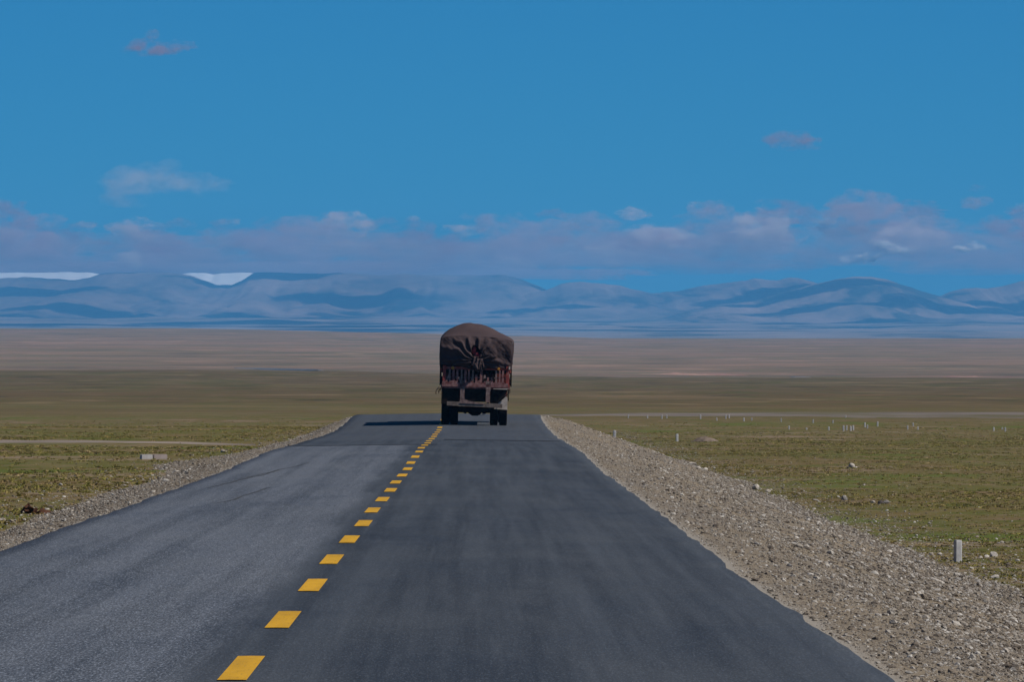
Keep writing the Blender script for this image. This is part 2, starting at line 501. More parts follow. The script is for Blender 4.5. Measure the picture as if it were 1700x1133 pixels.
def edge_r(d):
    return 2.29 + 0.05 * sstep(85, 50, d) + 0.06 * fbm(d * 0.055, d * 0 + 3.3, 31, 3) + 0.05 * fbm(d * 0.45, d * 0 + 8.1, 37, 3)
def edge_l(d):
    return -4.83 + 0.07 * fbm(d * 0.05, d * 0 + 1.3, 41, 3) + 0.05 * fbm(d * 0.4, d * 0 + 5.1, 47, 3)
def seam(d):      # where the old left lane meets the newer surface
    return CX - 0.36 + 0.16 * fbm(d * 0.05, d * 0 + 2.0, 51, 3)

road_d = np.concatenate([np.arange(-60, 40, 4.0), np.arange(40, 420, 0.6), np.arange(420, 620, 6.0)])
u = np.linspace(0, 1, 25)
D_, U_ = np.meshgrid(road_d, u, indexing='ij')
XL, XR = edge_l(road_d)[:, None], edge_r(road_d)[:, None]
X_ = XL + (XR - XL) * U_
Z_ = road_z(X_, D_)
X_ = np.concatenate([XL - 0.02, X_, XR + 0.02], 1); D_ = np.concatenate([D_[:, :1], D_, D_[:, -1:]], 1)
Z_ = np.concatenate([Z_[:, :1] - 0.10, Z_, Z_[:, -1:] - 0.10], 1)
road = grid_obj('road', X_, D_, Z_, M['road'], None, True, {'lane': X_ - seam(road_d)[:, None]})
tag(road, 'straight two-lane asphalt road with yellow centre dashes running over a crest', 'road', kind='structure')

def overlay(name, d0, d1, fl, fr, mat, lift, step=0.6, nu=8):
    dd = np.arange(d0, d1 + 1e-6, step)
    D, U = np.meshgrid(dd, np.linspace(0, 1, nu), indexing='ij')
    L, R = fl(dd)[:, None], fr(dd)[:, None]
    X = L + (R - L) * U
    return grid_obj(name, X, D, road_z(X, D) + lift, mat, road)
M['tar'] = simple('tar_joint', (0.014, 0.014, 0.015), (0.026, 0.026, 0.027), 5.0, 0.8, 0.3)
overlay('pavement_joint', 217.0, 218.6, lambda d: edge_l(d) + 0.2, lambda d: d * 0 + CX + 0.3, M['tar'], 0.010)
overlay('pavement_joint', 240.5, 242.5, lambda d: d * 0 + CX + 0.35, lambda d: edge_r(d) - 0.08, M['tar'], 0.008)
# dark tyre scuffs crossing the worn lane
def scuff(d0, d1, x0, x1, w, seed):
    f = lambda d: x0 + (x1 - x0) * (d - d0) / (d1 - d0) + 0.06 * fbm(d * 0.25, d * 0, seed, 3)
    overlay('tyre_scuff', d0, d1, f, lambda d: f(d) + 0.015 + w * np.sin(np.clip((d - d0) / (d1 - d0), 0, 1) * np.pi) * (0.6 + 0.4 * fbm(d * 0.6, d * 0, seed + 1, 2)), M['scuff'], 0.005, 0.5, 3)
M['scuff'] = simple('rubber_scuff', (0.034, 0.035, 0.037), (0.056, 0.057, 0.059), 3.0, 0.85, 0.3)
scuff(138, 164, -4.32, -3.78, 0.05, 61)
scuff(150, 176, -4.20, -3.45, 0.035, 63)
scuff(120, 138, -3.6, -3.30, 0.03, 65)

# centre dashes: 4.2 m painted, 6 m gap
k = 0
d1 = 52.7 - 10.2 * 2
while d1 < 348:
    dd = np.arange(d1 - 4.2, d1 + 1e-6, 0.6)
    jx = 0.012 * math.sin(k * 2.1)
    xs = np.array([-0.082, 0.0, 0.082]) + CX + jx
    D, X = np.meshgrid(dd, xs, indexing='ij')
    o = grid_obj('centre_dash', X, D, road_z(X, D) + 0.005, M['yellow'], road)
    d1 += 10.2; k += 1

# ------------------------------------------------------------------ gravel shoulders
def shoulder_r_z(t, d):       # t 0..1 from asphalt to foot
    top = road_z(edge_r(d), d) - 0.05
    foot = ground_z(np.full_like(d, 9.9), d) - 0.06
    prof = np.interp(t, [0, 0.06, 0.16, 0.5, 0.85, 1.0], [0, 0.015, 0.07, 0.46, 0.88, 1.0])
    return top + (foot - top) * prof

def shoulder(name, side, d0, d1, label):
    dd = np.concatenate([np.arange(-60, 40, 5.0), np.arange(40, d1, 0.8)])
    tt = np.concatenate([[0, 0.02, 0.05], np.linspace(0.09, 1.0, 24)])
    D, T = np.meshgrid(dd, tt, indexing='ij')
    if side > 0:
        e = edge_r(dd)[:, None] - 0.06
        foot = (9.5 + 0.55 * fbm(dd * 0.045, dd * 0, 71, 3) - 1.3 * sstep(380, 460, dd))[:, None]
        top = (road_z(edge_r(dd), dd) - 0.045)[:, None]
        fz = ground_z(foot, D[:, :1]) - 0.05
        prof = np.interp(T, [0, 0.06, 0.16, 0.5, 0.85, 1.0], [0, 0.015, 0.07, 0.46, 0.88, 1.0])
    else:
        e = edge_l(dd)[:, None] + 0.06
        lobe = 1.3 * np.exp(-((dd - 214) / 16.0) ** 2)
        foot = (-6.9 - lobe + 0.35 * fbm(dd * 0.05, dd * 0, 73, 3))[:, None]
        top = (road_z(edge_l(dd), dd) - 0.045)[:, None]
        fz = ground_z(foot, D[:, :1]) - 0.03
        prof = np.interp(T, [0, 0.1, 0.3, 0.8, 1.0], [0, 0.02, 0.2, 0.85, 1.0])
    X = e + (foot - e) * T
    Z = top + (fz - top) * prof
    mid = np.sin(np.pi * np.clip(T, 0, 1))
    Z = Z + mid * (0.07 * fbm(X * 0.9, D * 0.22, 77, 3) + 0.03 * fbm(X * 3.0, D * 0.9, 79, 2))
    E = np.abs(X - (edge_r(dd) if side > 0 else edge_l(dd))[:, None])
    o = grid_obj(name, X, D, Z, M['shoulder'], None, True, {'edge': E})
    tag(o, label, 'gravel verge', kind='structure')
    return dd, X, D, Z
SR = shoulder('gravel_shoulder', 1, 0, 470, 'wide sloping gravel bank along the right edge of the road')
SL = shoulder('gravel_shoulder', -1, 0, 470, 'narrow gravel verge along the left edge of the road')

# ------------------------------------------------------------------ loose stones and turf (instanced masses)
def rock_mesh(name, seed, mat, sub=1, flat=0.7):
    import bmesh
    bm = bmesh.new()
    bmesh.ops.create_icosphere(bm, subdivisions=sub, radius=0.5)
    r = random.Random(seed)
    ax = Vector((r.uniform(0.75, 1.25), r.uniform(0.75, 1.25), flat * r.uniform(0.8, 1.2)))
    cuts = [(Vector((r.uniform(-1, 1), r.uniform(-1, 1), r.uniform(-1, 1))).normalized(), r.uniform(0.27, 0.42)) for _ in range(7)]
    for v in bm.verts:
        p = v.co.copy()
        for n, dist in cuts:
            q = p.dot(n)
            if q > dist: p -= n * (q - dist) * 0.9
        p += Vector((r.uniform(-1, 1), r.uniform(-1, 1), r.uniform(-1, 1))) * 0.03
        v.co = Vector((p.x * ax.x, p.y * ax.y, p.z * ax.z))
    me = bpy.data.meshes.new(name)
    bm.to_mesh(me); bm.free()
    me.materials.append(mat)
    return me

def tuft_mesh(name, seed):
    r = random.Random(seed)
    mb = MB()
    for _ in range(16):
        a = r.uniform(0, 2 * math.pi); rad = r.uniform(0, 0.5)
        bx, by = rad * math.cos(a), rad * math.sin(a)
        h = r.uniform(0.35, 1.0) * (1 - 0.4 * rad); w = r.uniform(0.05, 0.11)
        lean = r.uniform(0.05, 0.5); b = a + r.uniform(-0.8, 0.8)
        dx, dy = math.cos(b) * lean * h, math.sin(b) * lean * h
        c = r.uniform(0, math.pi); wx, wy = math.cos(c) * w, math.sin(c) * w
        mb.add([(bx - wx, by - wy, -0.1), (bx + wx, by + wy, -0.1), (bx + dx * 0.4 + wx * 0.8, by + dy * 0.4 + wy * 0.8, h * 0.6), (bx + dx, by + dy, h), (bx + dx * 0.4 - wx * 0.8, by + dy * 0.4 - wy * 0.8, h * 0.6)],
               [(0, 1, 2, 3, 4)])
    me = bpy.data.meshes.new(name)
    me.from_pydata(mb.v, [], mb.f)
    me.materials.append(M['grass'])
    return me

def scatter(name, pts, scales, meshes, full_rot, label, cat, zscale=None):
    src = bpy.data.collections.new(name + '_kinds')
    for i, me in enumerate(meshes): src.objects.link(bpy.data.objects.new(name + '_kind', me))
    me = bpy.data.meshes.new(name)
    me.vertices.add(len(pts)); me.vertices.foreach_set('co', np.asarray(pts, np.float32).ravel())
    a = me.attributes.new('size', 'FLOAT_VECTOR', 'POINT')
    sc = np.asarray(scales, np.float32)
    if sc.ndim == 1: sc = np.stack([sc, sc, sc if zscale is None else sc * zscale], 1)
    a.data.foreach_set('vector', sc.astype(np.float32).ravel())
    o = link(bpy.data.objects.new(name, me))
    ng = bpy.data.node_groups.new(name + '_nodes', 'GeometryNodeTree')
    ng.interface.new_socket('Geometry', in_out='INPUT', socket_type='NodeSocketGeometry')
    ng.interface.new_socket('Geometry', in_out='OUTPUT', socket_type='NodeSocketGeometry')
    n, l = ng.nodes, ng.links
    gi, go = n.new('NodeGroupInput'), n.new('NodeGroupOutput')
    ip = n.new('GeometryNodeInstanceOnPoints')
    ci = n.new('GeometryNodeCollectionInfo')
    ci.inputs['Collection'].default_value = src
    ci.inputs['Separate Children'].default_value = True
    ci.inputs['Reset Children'].default_value = True
    ip.inputs['Pick Instance'].default_value = True
    ri = n.new('FunctionNodeRandomValue'); ri.data_type = 'INT'
    ri.inputs[4].default_value = 0; ri.inputs[5].default_value = len(meshes) - 1
    rv = n.new('FunctionNodeRandomValue'); rv.data_type = 'FLOAT_VECTOR'
    t = 0.5 if full_rot else 0.1
    rv.inputs[0].default_value = (-t, -t, -math.pi); rv.inputs[1].default_value = (t, t, math.pi)
    na = n.new('GeometryNodeInputNamedAttribute'); na.data_type = 'FLOAT_VECTOR'
    na.inputs[0].default_value = 'size'
    l.new(gi.outputs[0], ip.inputs['Points'])
    l.new(ci.outputs[0], ip.inputs['Instance'])
    l.new(ri.outputs[2], ip.inputs['Instance Index'])
    l.new(rv.outputs[0], ip.inputs['Rotation'])
    l.new(na.outputs[0], ip.inputs['Scale'])
    l.new(ip.outputs[0], go.inputs[0])
    md = o.modifiers.new('scatter', 'NODES'); md.node_group = ng
    tag(o, label, cat, kind='stuff')
    return o

def surf_lookup(SH, x, d):
    dd, X, D, Z = SH
    j = np.clip(np.searchsorted(dd, d), 0, len(dd) - 1)
    out = np.empty(len(x))
    xr = X[j]; zr = Z[j]
    for i in range(len(x)):
        a = xr[i]; b = zr[i]
        out[i] = np.interp(x[i], a, b) if a[0] < a[-1] else np.interp(x[i], a[::-1], b[::-1])
    return out

def band(n, d0, d1, power):
    """depths with density falling off with distance"""
    q = rng.random(n)
    return (d0 ** (1 - power) + q * (d1 ** (1 - power) - d0 ** (1 - power))) ** (1 / (1 - power))

gpts, gsc = [], []
n = 230000
d = band(n, 42, 440, 1.8)
t = rng.random(n) ** 0.9
ee = edge_r(d); ft = 9.6 + 0.4 * fbm(d * 0.045, d * 0, 71, 3)
x = ee + 0.10 + (ft + 0.2 - ee) * t
keep = (x < 0.0622 * d + 1.6) & (d < 400 + 40 * rng.random(n))
x, d, t = x[keep], d[keep], t[keep]
z = surf_lookup(SR, x, d)
sz = np.exp(rng.normal(math.log(0.0185), 0.58, len(x))) * (0.75 + 0.75 * t)
sz = np.clip(sz * (0.85 + d / 500.0), 0.012, 0.11)
gpts.append(np.stack([x, d, z + sz * 0.08], 1)); gsc.append(sz)
n = 60000
d = band(n, 70, 430, 1.7)
t = rng.random(n)
ee = edge_l(d); ft = -6.9 - 1.3 * np.exp(-((d - 214) / 16.0) ** 2)
x = ee - 0.08 + (ft - 0.2 - ee) * t
keep = x > -0.056 * d - 1.6
x, d, t = x[keep], d[keep], t[keep]
z = surf_lookup(SL, x, d)
sz = np.clip(np.exp(rng.normal(math.log(0.019), 0.45, len(x))) * (0.8 + 0.5 * t) * (0.85 + d / 500.0), 0.015, 0.2)
gpts.append(np.stack([x, d, z + sz * 0.08], 1)); gsc.append(sz)
# strays out on the turf beyond the foot of the bank
n = 16000
d = band(n, 110, 620, 1.4)
x = 9.2 + rng.exponential(1.0, n) + (rng.random(n) < 0.15) * rng.exponential(3.0, n)
z = ground_z(x, d)
sz = np.clip(np.exp(rng.normal(math.log(0.030), 0.5, n)), 0.015, 0.13)
gpts.append(np.stack([x, d, z + sz * 0.1], 1)); gsc.append(sz)
n = 4000
d = band(n, 110, 500, 1.4)
x = -6.7 - rng.exponential(0.8, n)
z = ground_z(x, d)
sz = np.clip(np.exp(rng.normal(math.log(0.028), 0.45, n)), 0.015, 0.12)
gpts.append(np.stack([x, d, z + sz * 0.1], 1)); gsc.append(sz)
rocks = [rock_mesh('gravel_kind', i, M['gravel'], 1, 0.65) for i in range(8)]
scatter('gravel', np.concatenate(gpts), np.concatenate(gsc), rocks, True, 'loose grey and tan gravel stones covering both verges', 'gravel')

tp, ts = [], []
for side in (1, -1):
    n = 260000
    d = band(n, 95, 800, 0.75)
    if side > 0:
        lo = 9.3 + 0.4 * fbm(d * 0.045, d * 0, 71, 3); hi = 0.0622 * d + 3.0
        lo = np.where(d > 400, 8.0, lo)
    else:
        lo = np.full(n, 6.8); hi = 0.0555 * d + 3.0
        lo = lo + 1.3 * np.exp(-((d - 214) / 16.0) ** 2)
    q = rng.random(n)
    ok = hi > lo
    x = side * (lo + (hi - lo) * q)
    # keep the density even: wider rows need more
    keepp = ok & (rng.random(n) < 1 - 0.93 * sstep(380, 790, d)) & (rng.random(n) < np.clip((hi - lo) / 45.0, 0.05, 1.0) * 0.45)
    pat = fbm(x * 0.35, d * 0.12, 91, 4) * 0.6 + fbm(x * 0.05, d * 0.03, 93, 3) * 0.7
    keepp &= (pat + rng.normal(0, 0.25, n)) > -0.05
    if side < 0:   # leave the side track bare
        tr = 287 + (-x - 8) * 0.85
        keepp &= np.abs(d - tr) > 12.0
    x, d, pat = x[keepp], d[keepp], pat[keepp]
    z = ground_z(x, d)
    h = np.clip(0.032 + 0.022 * pat + rng.normal(0, 0.010, len(x)), 0.012, 0.10)
    w = h * (2.2 + 2.0 * rng.random(len(x))) * (0.8 + d / 600)
    tp.append(np.stack([x, d, z], 1)); ts.append(np.stack([w, w, h], 1))
tufts = [tuft_mesh('tuft_kind', i) for i in range(6)]
scatter('grass', np.concatenate(tp), np.concatenate(ts), tufts, False, 'short olive green and straw coloured turf on both sides of the road', 'grass')

# ------------------------------------------------------------------ tracks, river, banks on the plain
def strip(name, pts, wid, mat, label, cat, lift=0.05, seed=0, kind='structure'):
    pts = np.array(pts, float)
    seg = np.concatenate([[0], np.cumsum(np.hypot(*np.diff(pts, axis=0).T))])
    n = max(40, int(seg[-1] / 1.5)) if seg[-1] < 400 else 160
    s = np.linspace(0, seg[-1], n)
    X = np.interp(s, seg, pts[:, 0]); D = np.interp(s, seg, pts[:, 1])
    across_x = abs(pts[-1, 1] - pts[0, 1]) > abs(pts[-1, 0] - pts[0, 0])
    w = np.interp(s, seg, np.array(wid, float)) * (1 + 0.25 * fbm(s * 18 / seg[-1], s * 0, 101 + seed, 3))
    a = np.linspace(-0.5, 0.5, 41)
    XX = X[:, None] + (w[:, None] * a if across_x else 0 * a)
    DD = D[:, None] + (0 * a if across_x else w[:, None] * a)
    ZZ = ground_z(XX, DD) + lift - 2.6 * lift * (np.abs(a) * 2) ** 4
    o = grid_obj(name, XX, DD, ZZ, mat)
    return tag(o, label, cat, kind=kind)
strip('dirt_track', [(-7.2, 280), (-10, 291), (-14, 296), (-20, 300), (-40, 312)], [1, 12, 20, 26, 30], M['track'], 'pale dirt track leaving the left verge across the turf', 'track', 0.025, 1)
strip('gravel_road', [(4, 905), (14, 930), (30, 940), (60, 942), (120, 935)], [4, 110, 150, 165, 170], M['far_track'], 'pale grey gravel road crossing the steppe behind the white posts', 'road', 0.05, 2)
strip('river', [(-140, 5010), (-122, 4985), (-105, 4930), (-92, 4880)], [3, 34, 40, 4], M['water'], 'thin blue river channel at the near edge of the pale plain', 'river', 0.5, 3)
strip('river', [(172, 4720), (178, 4600), (184, 4480), (189, 4380)], [16, 14, 12, 10], M['water'], 'short slanting blue stream on the far right of the plain', 'river', 0.9, 4)

def bank(px0, px1, d, hmax, seed, label):
    x = np.linspace((px0 - VPX) / F * d, (px1 - VPX) / F * d, 90)
    dd = d + 40 * fbm(x * 0.01, x * 0, seed, 3)
    t = np.linspace(0, 1, 90)
    h = hmax * np.clip(0.25 + 1.1 * fbm(x * 0.09, x * 0, seed + 1, 4), 0.02, 1) * np.clip(np.minimum(t, 1 - t) * 7, 0, 1)
    g = ground_z(x, dd)
    rows_x = np.stack([x] * 5); rows_d = np.stack([dd - 3, dd - 1, dd, dd + 4, dd + 30]); rows_z = np.stack([g - 0.3, g + h * 0.5, g + h, g + h * 0.9, g - 0.4])
    o = grid_obj('eroded_bank', rows_x, rows_d, rows_z, M['bank'])
    tag(o, label, 'bank', kind='structure')
bank(975, 1265, 4900, 1.3, 201, 'long reddish eroded bank at the far edge of the olive terrace')
bank(1370, 1410, 4750, 1.2, 211, 'short dark red bank right of the slanting stream')
bank(1560, 1690, 4800, 1.0, 221, 'low dark bank at the far right edge of the terrace')

# ------------------------------------------------------------------ mountains
def fan_y(X, Dd):
    y = np.interp(Dd, [15500, 20000, 25000, 30000, 34000, 37500, 42000], [600, 562, 550, 538, 528, 521, 516])
    y = y + 7 * fbm(X * 0.0011, Dd * 0.0005, 301, 4) * sstep(19000, 30000, Dd) + 3 * fbm(X * 0.004, Dd * 0.0012, 311, 4) * sstep(22000, 30000, Dd)
    return y

def ridge(name, D, sky_pts, front, back, mat, label, seed, rough=1.0, base=-40, nx=900, nd=110, x_ext=None):
    sp = np.array(sky_pts, float)
    xs = (np.linspace(sp[0, 0], sp[-1, 0], nx) - VPX) / F * D
    px = xs / D * F + VPX
    yy = np.interp(px, sp[:, 0], sp[:, 1])
    kk = np.hanning(7); kk /= kk.sum()
    yy = np.convolve(np.pad(yy, 3, mode='edge'), kk, 'valid') + 2.6 * rough * fbm(px * 0.03, px * 0, seed, 5)
    top = z_from_y(yy, D)
    tt = np.concatenate([np.linspace(0, 1, nd - 8), np.linspace(1, 2, 9)[1:]])
    X, T = np.meshgrid(xs, tt)
    Dd = np.where(T <= 1, D - front * (1 - T), D + back * (T - 1))
    foot = z_from_y(fan_y(X, D - front), D - front) - 14
    back_foot = base
    # spurs: the slope profile changes along the ridge
    wx = X / D * F
    sp_n = fbm(wx * 0.011 + 0.8 * fbm(wx * 0.01, T * 1.5, seed + 3, 2), T * 0.8, seed + 5, 3)
    ex = np.clip(1.35 + 0.75 * rough * sp_n, 0.7, 2.4)
    Z = np.where(T <= 1, foot + (top[None, :] - foot) * np.clip(T, 0, 1) ** ex, back_foot + (top[None, :] - back_foot) * np.clip(2 - T, 0, 1) ** 1.3)
    env = np.clip(4 * T * (1 - T), 0, 1) ** 0.7
    wob = 260 * fbm(X * 0.0012, Dd * 0.0009, seed + 21, 3)
    Z = Z + 16.0 * rough * env * fbm(X * 0.0016, Dd * 0.0008, seed + 9, 4, 0.45)
    rid = np.abs(fbm((X + wob) * 0.0017, Dd * 0.00035, seed + 15, 2)) * 1.0 + 0.5 * np.abs(fbm((X + wob) * 0.0043, Dd * 0.0007, seed + 16, 2)) + 0.22 * np.abs(fbm((X - wob) * 0.011, Dd * 0.0016, seed + 17, 2))
    Z = Z + 42.0 * rough * env * (rid - 0.35)
    Z = np.minimum(Z, np.where(T <= 1, top[None, :] - 0.012 * front * (1 - T), top[None, :]))
    o = grid_obj(name, X, Dd, Z, mat)
    return tag(o, label, 'mountain', kind='structure')

fx = np.linspace(-6500, 7000, 260)
fd = np.concatenate([np.linspace(15500, 30000, 60), np.linspace(30000, 37500, 60)[1:]])
FX, FD = np.meshgrid(fx, fd)
fy = fan_y(FX, FD)
fans = grid_obj('foothills', FX, FD, z_from_y(fy, FD), M['fan'])
tag(fans, 'low blue hazy foothills spread below the mountain range', 'hill', kind='structure')

L_SKY = [(-700, 470), (-500, 458), (-300, 462), (-120, 458), (-40, 464), (0, 463), (40, 460), (80, 463), (120, 466), (150, 461), (170, 454), (230, 453), (300, 454), (318, 458), (338, 466), (360, 474), (385, 473), (402, 465), (420, 454), (480, 453), (560, 454.5), (610, 457), (640, 458.5), (665, 456), (740, 458), (835, 457.5), (868, 464), (905, 480), (930, 492), (980, 510), (1060, 525)]
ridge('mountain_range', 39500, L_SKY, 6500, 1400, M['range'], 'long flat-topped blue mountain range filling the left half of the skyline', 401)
C_SKY = [(780, 520), (840, 500), (885, 485), (912, 480), (935, 472), (962, 468), (1000, 470), (1025, 473.5), (1055, 482), (1085, 488), (1112, 485), (1150, 478), (1200, 470), (1238, 466), (1252, 461), (1268, 463), (1290, 466), (1312, 461), (1324, 460.5), (1345, 467), (1370, 473), (1420, 485), (1500, 500), (1580, 515)]
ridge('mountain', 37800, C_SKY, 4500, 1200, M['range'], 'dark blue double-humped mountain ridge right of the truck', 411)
B_SKY = [(1060, 530), (1130, 518), (1190, 506), (1250, 500), (1290, 488), (1345, 472), (1385, 464.5), (1420, 460.5), (1450, 461), (1474, 464), (1500, 473), (1540, 486), (1580, 498), (1640, 512), (1720, 525)]
ridge('mountain', 34500, B_SKY, 3600, 1200, M['hill'], 'broad rounded pinkish mountain with pale flanks on the right', 421)
R_SKY = [(1470, 535), (1520, 520), (1552, 494), (1575, 485), (1600, 478.5), (1622, 478), (1640, 480), (1668, 474), (1700, 467), (1760, 460), (1850, 466), (2000, 458), (2200, 470), (2400, 465)]
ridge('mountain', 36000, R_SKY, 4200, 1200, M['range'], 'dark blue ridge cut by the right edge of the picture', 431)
ridge('snow_mountain', 41000, [(-500, 453), (-200, 452), (0, 453), (60, 453), (110, 452), (150, 452.6), (175, 457), (240, 459), (295, 456), (318, 453), (340, 453.3), (355, 456), (368, 453.6), (400, 452.6), (416, 452.8), (440, 458), (560, 462), (600, 468), (650, 480)], 3000, 900, M['snow'], 'bright white snowfield showing in the gaps of the left range', 441, 0.35)

# ------------------------------------------------------------------ roadside things
SHARED_ROCKS = {}
def stone(px, py, wpx, mat, label, flat=0.7, group=None, name='stone', p=None):
    p = p or at_ground(px, py)
    w = wpx * p.y / F
    key = (mat, len(SHARED_ROCKS))
    me = rock_mesh(name, 500 + len(SHARED_ROCKS), M[mat], 2, flat)
    SHARED_ROCKS[key] = me
    o = link(bpy.data.objects.new(name, me))
    o.location = (p.x, p.y, p.z + w * flat * 0.22)
    o.scale = (w, w, w)
    o.rotation_euler = (0.1, 0.15, random.uniform(0, 6))
    tag(o, label, 'stone', group)
    return o

def bank_point(px, py):
    """point on the right gravel bank seen at px, py"""
    dd, X, D, Z = SR
    sx = VPX + F * X / np.maximum(D, 1); sy = 566.5 + F * (EYE - Z) / np.maximum(D, 1)
    q = np.where(D > 45, (sx - px) ** 2 + (sy - py) ** 2, 1e12)
    i = np.unravel_index(np.argmin(q), q.shape)
    return Vector((X[i], D[i], Z[i]))

stone(1149, 774, 14, 'pale_stone', 'largest of the white stones clustered on top of the bank foot')
stone(1160, 780, 11, 'pale_stone', 'pale stone just below the largest white one in the far cluster')
stone(1171, 782, 10, 'pale_stone', 'outermost pale stone of the far cluster at the bank foot')
stone(1231, 811, 13, 'pale_stone', 'flat pale stone beside the upright one at the bank foot')
stone(1255, 814, 14, 'pale_stone', 'upright pale stone halfway down the bank foot', 0.95)
stone(1242, 817, 11, 'grey_stone', 'grey stone wedged below two pale ones at the bank foot')
stone(1275, 818, 10, 'pale_stone', 'small tan stone at the turf edge past the upright pale one')
stone(1414, 777, 11, 'pale_stone', 'lone bright white stone out on the right turf', 0.9)
stone(1421, 778, 6, 'pale_stone', 'tiny white stone touching the lone bright one')
stone(1408, 778, 6, 'dark_stone', 'small dark stone left of the lone white one')
stone(1462, 838, 11, 'dark_stone', 'black stone beside a grey one on the right turf', 0.9)
stone(1471, 837, 14, 'grey_stone', 'pale grey stone beside a black one on the right turf')
stone(1450, 836, 9, 'pale_stone', 'whitish stone left of the black one on the turf')
stone(1402, 832, 14, 'grey_stone', 'broad grey stone at the turf edge left of the black one', 0.9)
stone(1355, 833, 13, 'grey_stone', 'flat grey slab stone at the edge of the gravel', 0.4)
stone(1649, 926, 13, 'pale_stone', 'bright white stone on the turf right of the marker post', 0.9)
stone(1638, 927, 9, 'pale_stone', 'small pale stone next to the bright one past the marker post')
stone(1628, 928, 7, 'pale_stone', 'tiny pale stone nearest the marker post on the turf')
stone(1652, 962, 14, 'pale_stone', 'pale stone on green turf below the marker post')
stone(1546, 923, 10, 'pale_stone', 'pale stone on the turf left of the marker post')
stone(1560, 923, 9, 'pale_stone', 'small whitish stone closest to the marker post on its left')
stone(101, 808, 9, 'pale_stone', 'lone white stone on the left turf', 0.9)
stone(78, 850, 14, 'pale_stone', 'pale flat stone beside the rust-brown heap on the left', 0.5)
stone(371, 752, 11, 'pale_stone', 'white stone standing out on the left gravel edge')
stone(279, 793, 9, 'pale_stone', 'pale stone at the tip of the left gravel spill')
stone(293, 788, 12, 'pale_stone', 'whitish stone in the middle of the left gravel spill')
stone(336, 766, 8, 'grey_stone', 'grey stone at the top of the left gravel spill')
for (px, py, w) in [(1358, 871, 14), (1320, 889, 13), (1431, 917, 17), (1470, 932, 18), (1475, 922, 20), (1491, 932, 15), (1504, 942, 15), (1343, 862, 12), (1300, 850, 11), (1392, 893, 14),
                    (1410, 905, 15), (1445, 905, 12), (1280, 838, 10), (1232, 826, 9), (1212, 815, 9), (1520, 946, 14), (1590, 968, 15), (1610, 985, 14), (1670, 1082, 20), (1640, 1050, 16), (1560, 1000, 15), (1200, 860, 9), (1490, 1052, 16), (1545, 1060, 13), (1380, 960, 12), (1440, 985, 12)]:
    stone(px, py, w * 0.72, 'pale_stone' if w % 3 else 'grey_stone', 'pale stone lying among the gravel on the sloping right bank', 0.7, 'pale stones on the right gravel bank', p=bank_point(px, py))
o = stone(1557, 968, 24, 'pale_stone', 'long pale splinter of stone lying low on the gravel bank', 0.5, p=bank_point(1557, 968))
o.scale = (o.scale[0] * 1.2, o.scale[1] * 0.4, o.scale[2] * 0.6); o.rotation_euler = (0, 0.35, -0.3)

# white marker posts
def post_mesh(seed):
    r = random.Random(seed)
    w, h, c = 0.165, 0.46, 0.012
    mb = MB()
    prof = [(-0.15, 1.0), (h - 0.03, 0.96), (h, 0.80)]
    P, fs = [], []
    for z, s in prof:
        a = w / 2 * s
        for (sx, sy) in [(-1, -0.8), (-0.8, -1), (0.8, -1), (1, -0.8), (1, 0.8), (0.8, 1), (-0.8, 1), (-1, 0.8)]:
            P.append((sx * a + r.uniform(-.003, .003), sy * a + r.uniform(-.003, .003), z))
    for j in range(2):
        for k in range(8):
            fs.append((j * 8 + k, j * 8 + (k + 1) % 8, (j + 1) * 8 + (k + 1) % 8, (j + 1) * 8 + k))
    fs.append(tuple(range(16, 24)))
    mb.add(P, fs)
    me = bpy.data.meshes.new('marker_post')
    me.from_pydata(mb.v, [], mb.f); me.materials.append(M['post'])
    return me
PM = [post_mesh(i) for i in range(3)]
def post(px, py, hpx, label, group=None):
    p = at_ground(px, py)
    o = link(bpy.data.objects.new('marker_post', random.choice(PM)))
    o.location = p
    s = hpx * p.y / F / 0.46
    o.scale = (min(1.15, max(0.62, s * 0.85)),) * 2 + (s,)
    o.rotation_euler = (random.uniform(-.03, .03), random.uniform(-.04, .04), random.uniform(-.2, .2) + 0.15)
    return tag(o, label, 'post', group)
post(1590, 936, 38, 'near white concrete marker post at the foot of the gravel bank')
stone(1580, 934, 6, 'dark_stone', 'black stone against the base of the near marker post', 0.9)
post(1020, 730, 15, 'white marker post standing where the far gravel bank meets the turf')
post(1124, 734, 13, 'white marker post left of the earth mound')
stone(1031, 732, 7, 'pale_stone', 'pale stone at the base of the marker post beside the far bank')
FARP = [(1310, 713.5, 6), (1376, 715, 6), (1400.5, 716, 9), (1405.5, 715, 8), (1412.5, 716, 8), (1416.5, 715, 8), (1436, 710, 8), (1440, 712, 6), (1457, 708.5, 8), (1507, 714, 7), (1516, 708, 6), (1524, 714, 5), (1650, 716, 6), (1669, 717, 7), (1664, 714, 4)]
for (px, py, h) in FARP:
    post(px, py, h, 'small white marker post scattered on the turf in front of the far gravel road', 'white posts on the turf before the gravel road')
FARQ = [(1043, 695, 6), (1075, 695, 5), (1099, 696, 7), (1107, 695, 6), (1163, 696, 7), (1190, 699, 5), (1205, 696, 7), (1210.5, 695, 6), (1235, 700, 6), (1248, 699, 5), (1297, 701, 6), (1350, 703, 6), (1383, 703, 5), (1339, 714, 3), (1404, 694, 4)]
for (px, py, h) in FARQ:
    post(px, py, h, 'tiny white marker post along the edge of the far gravel road', 'white posts at the edge of the gravel road')

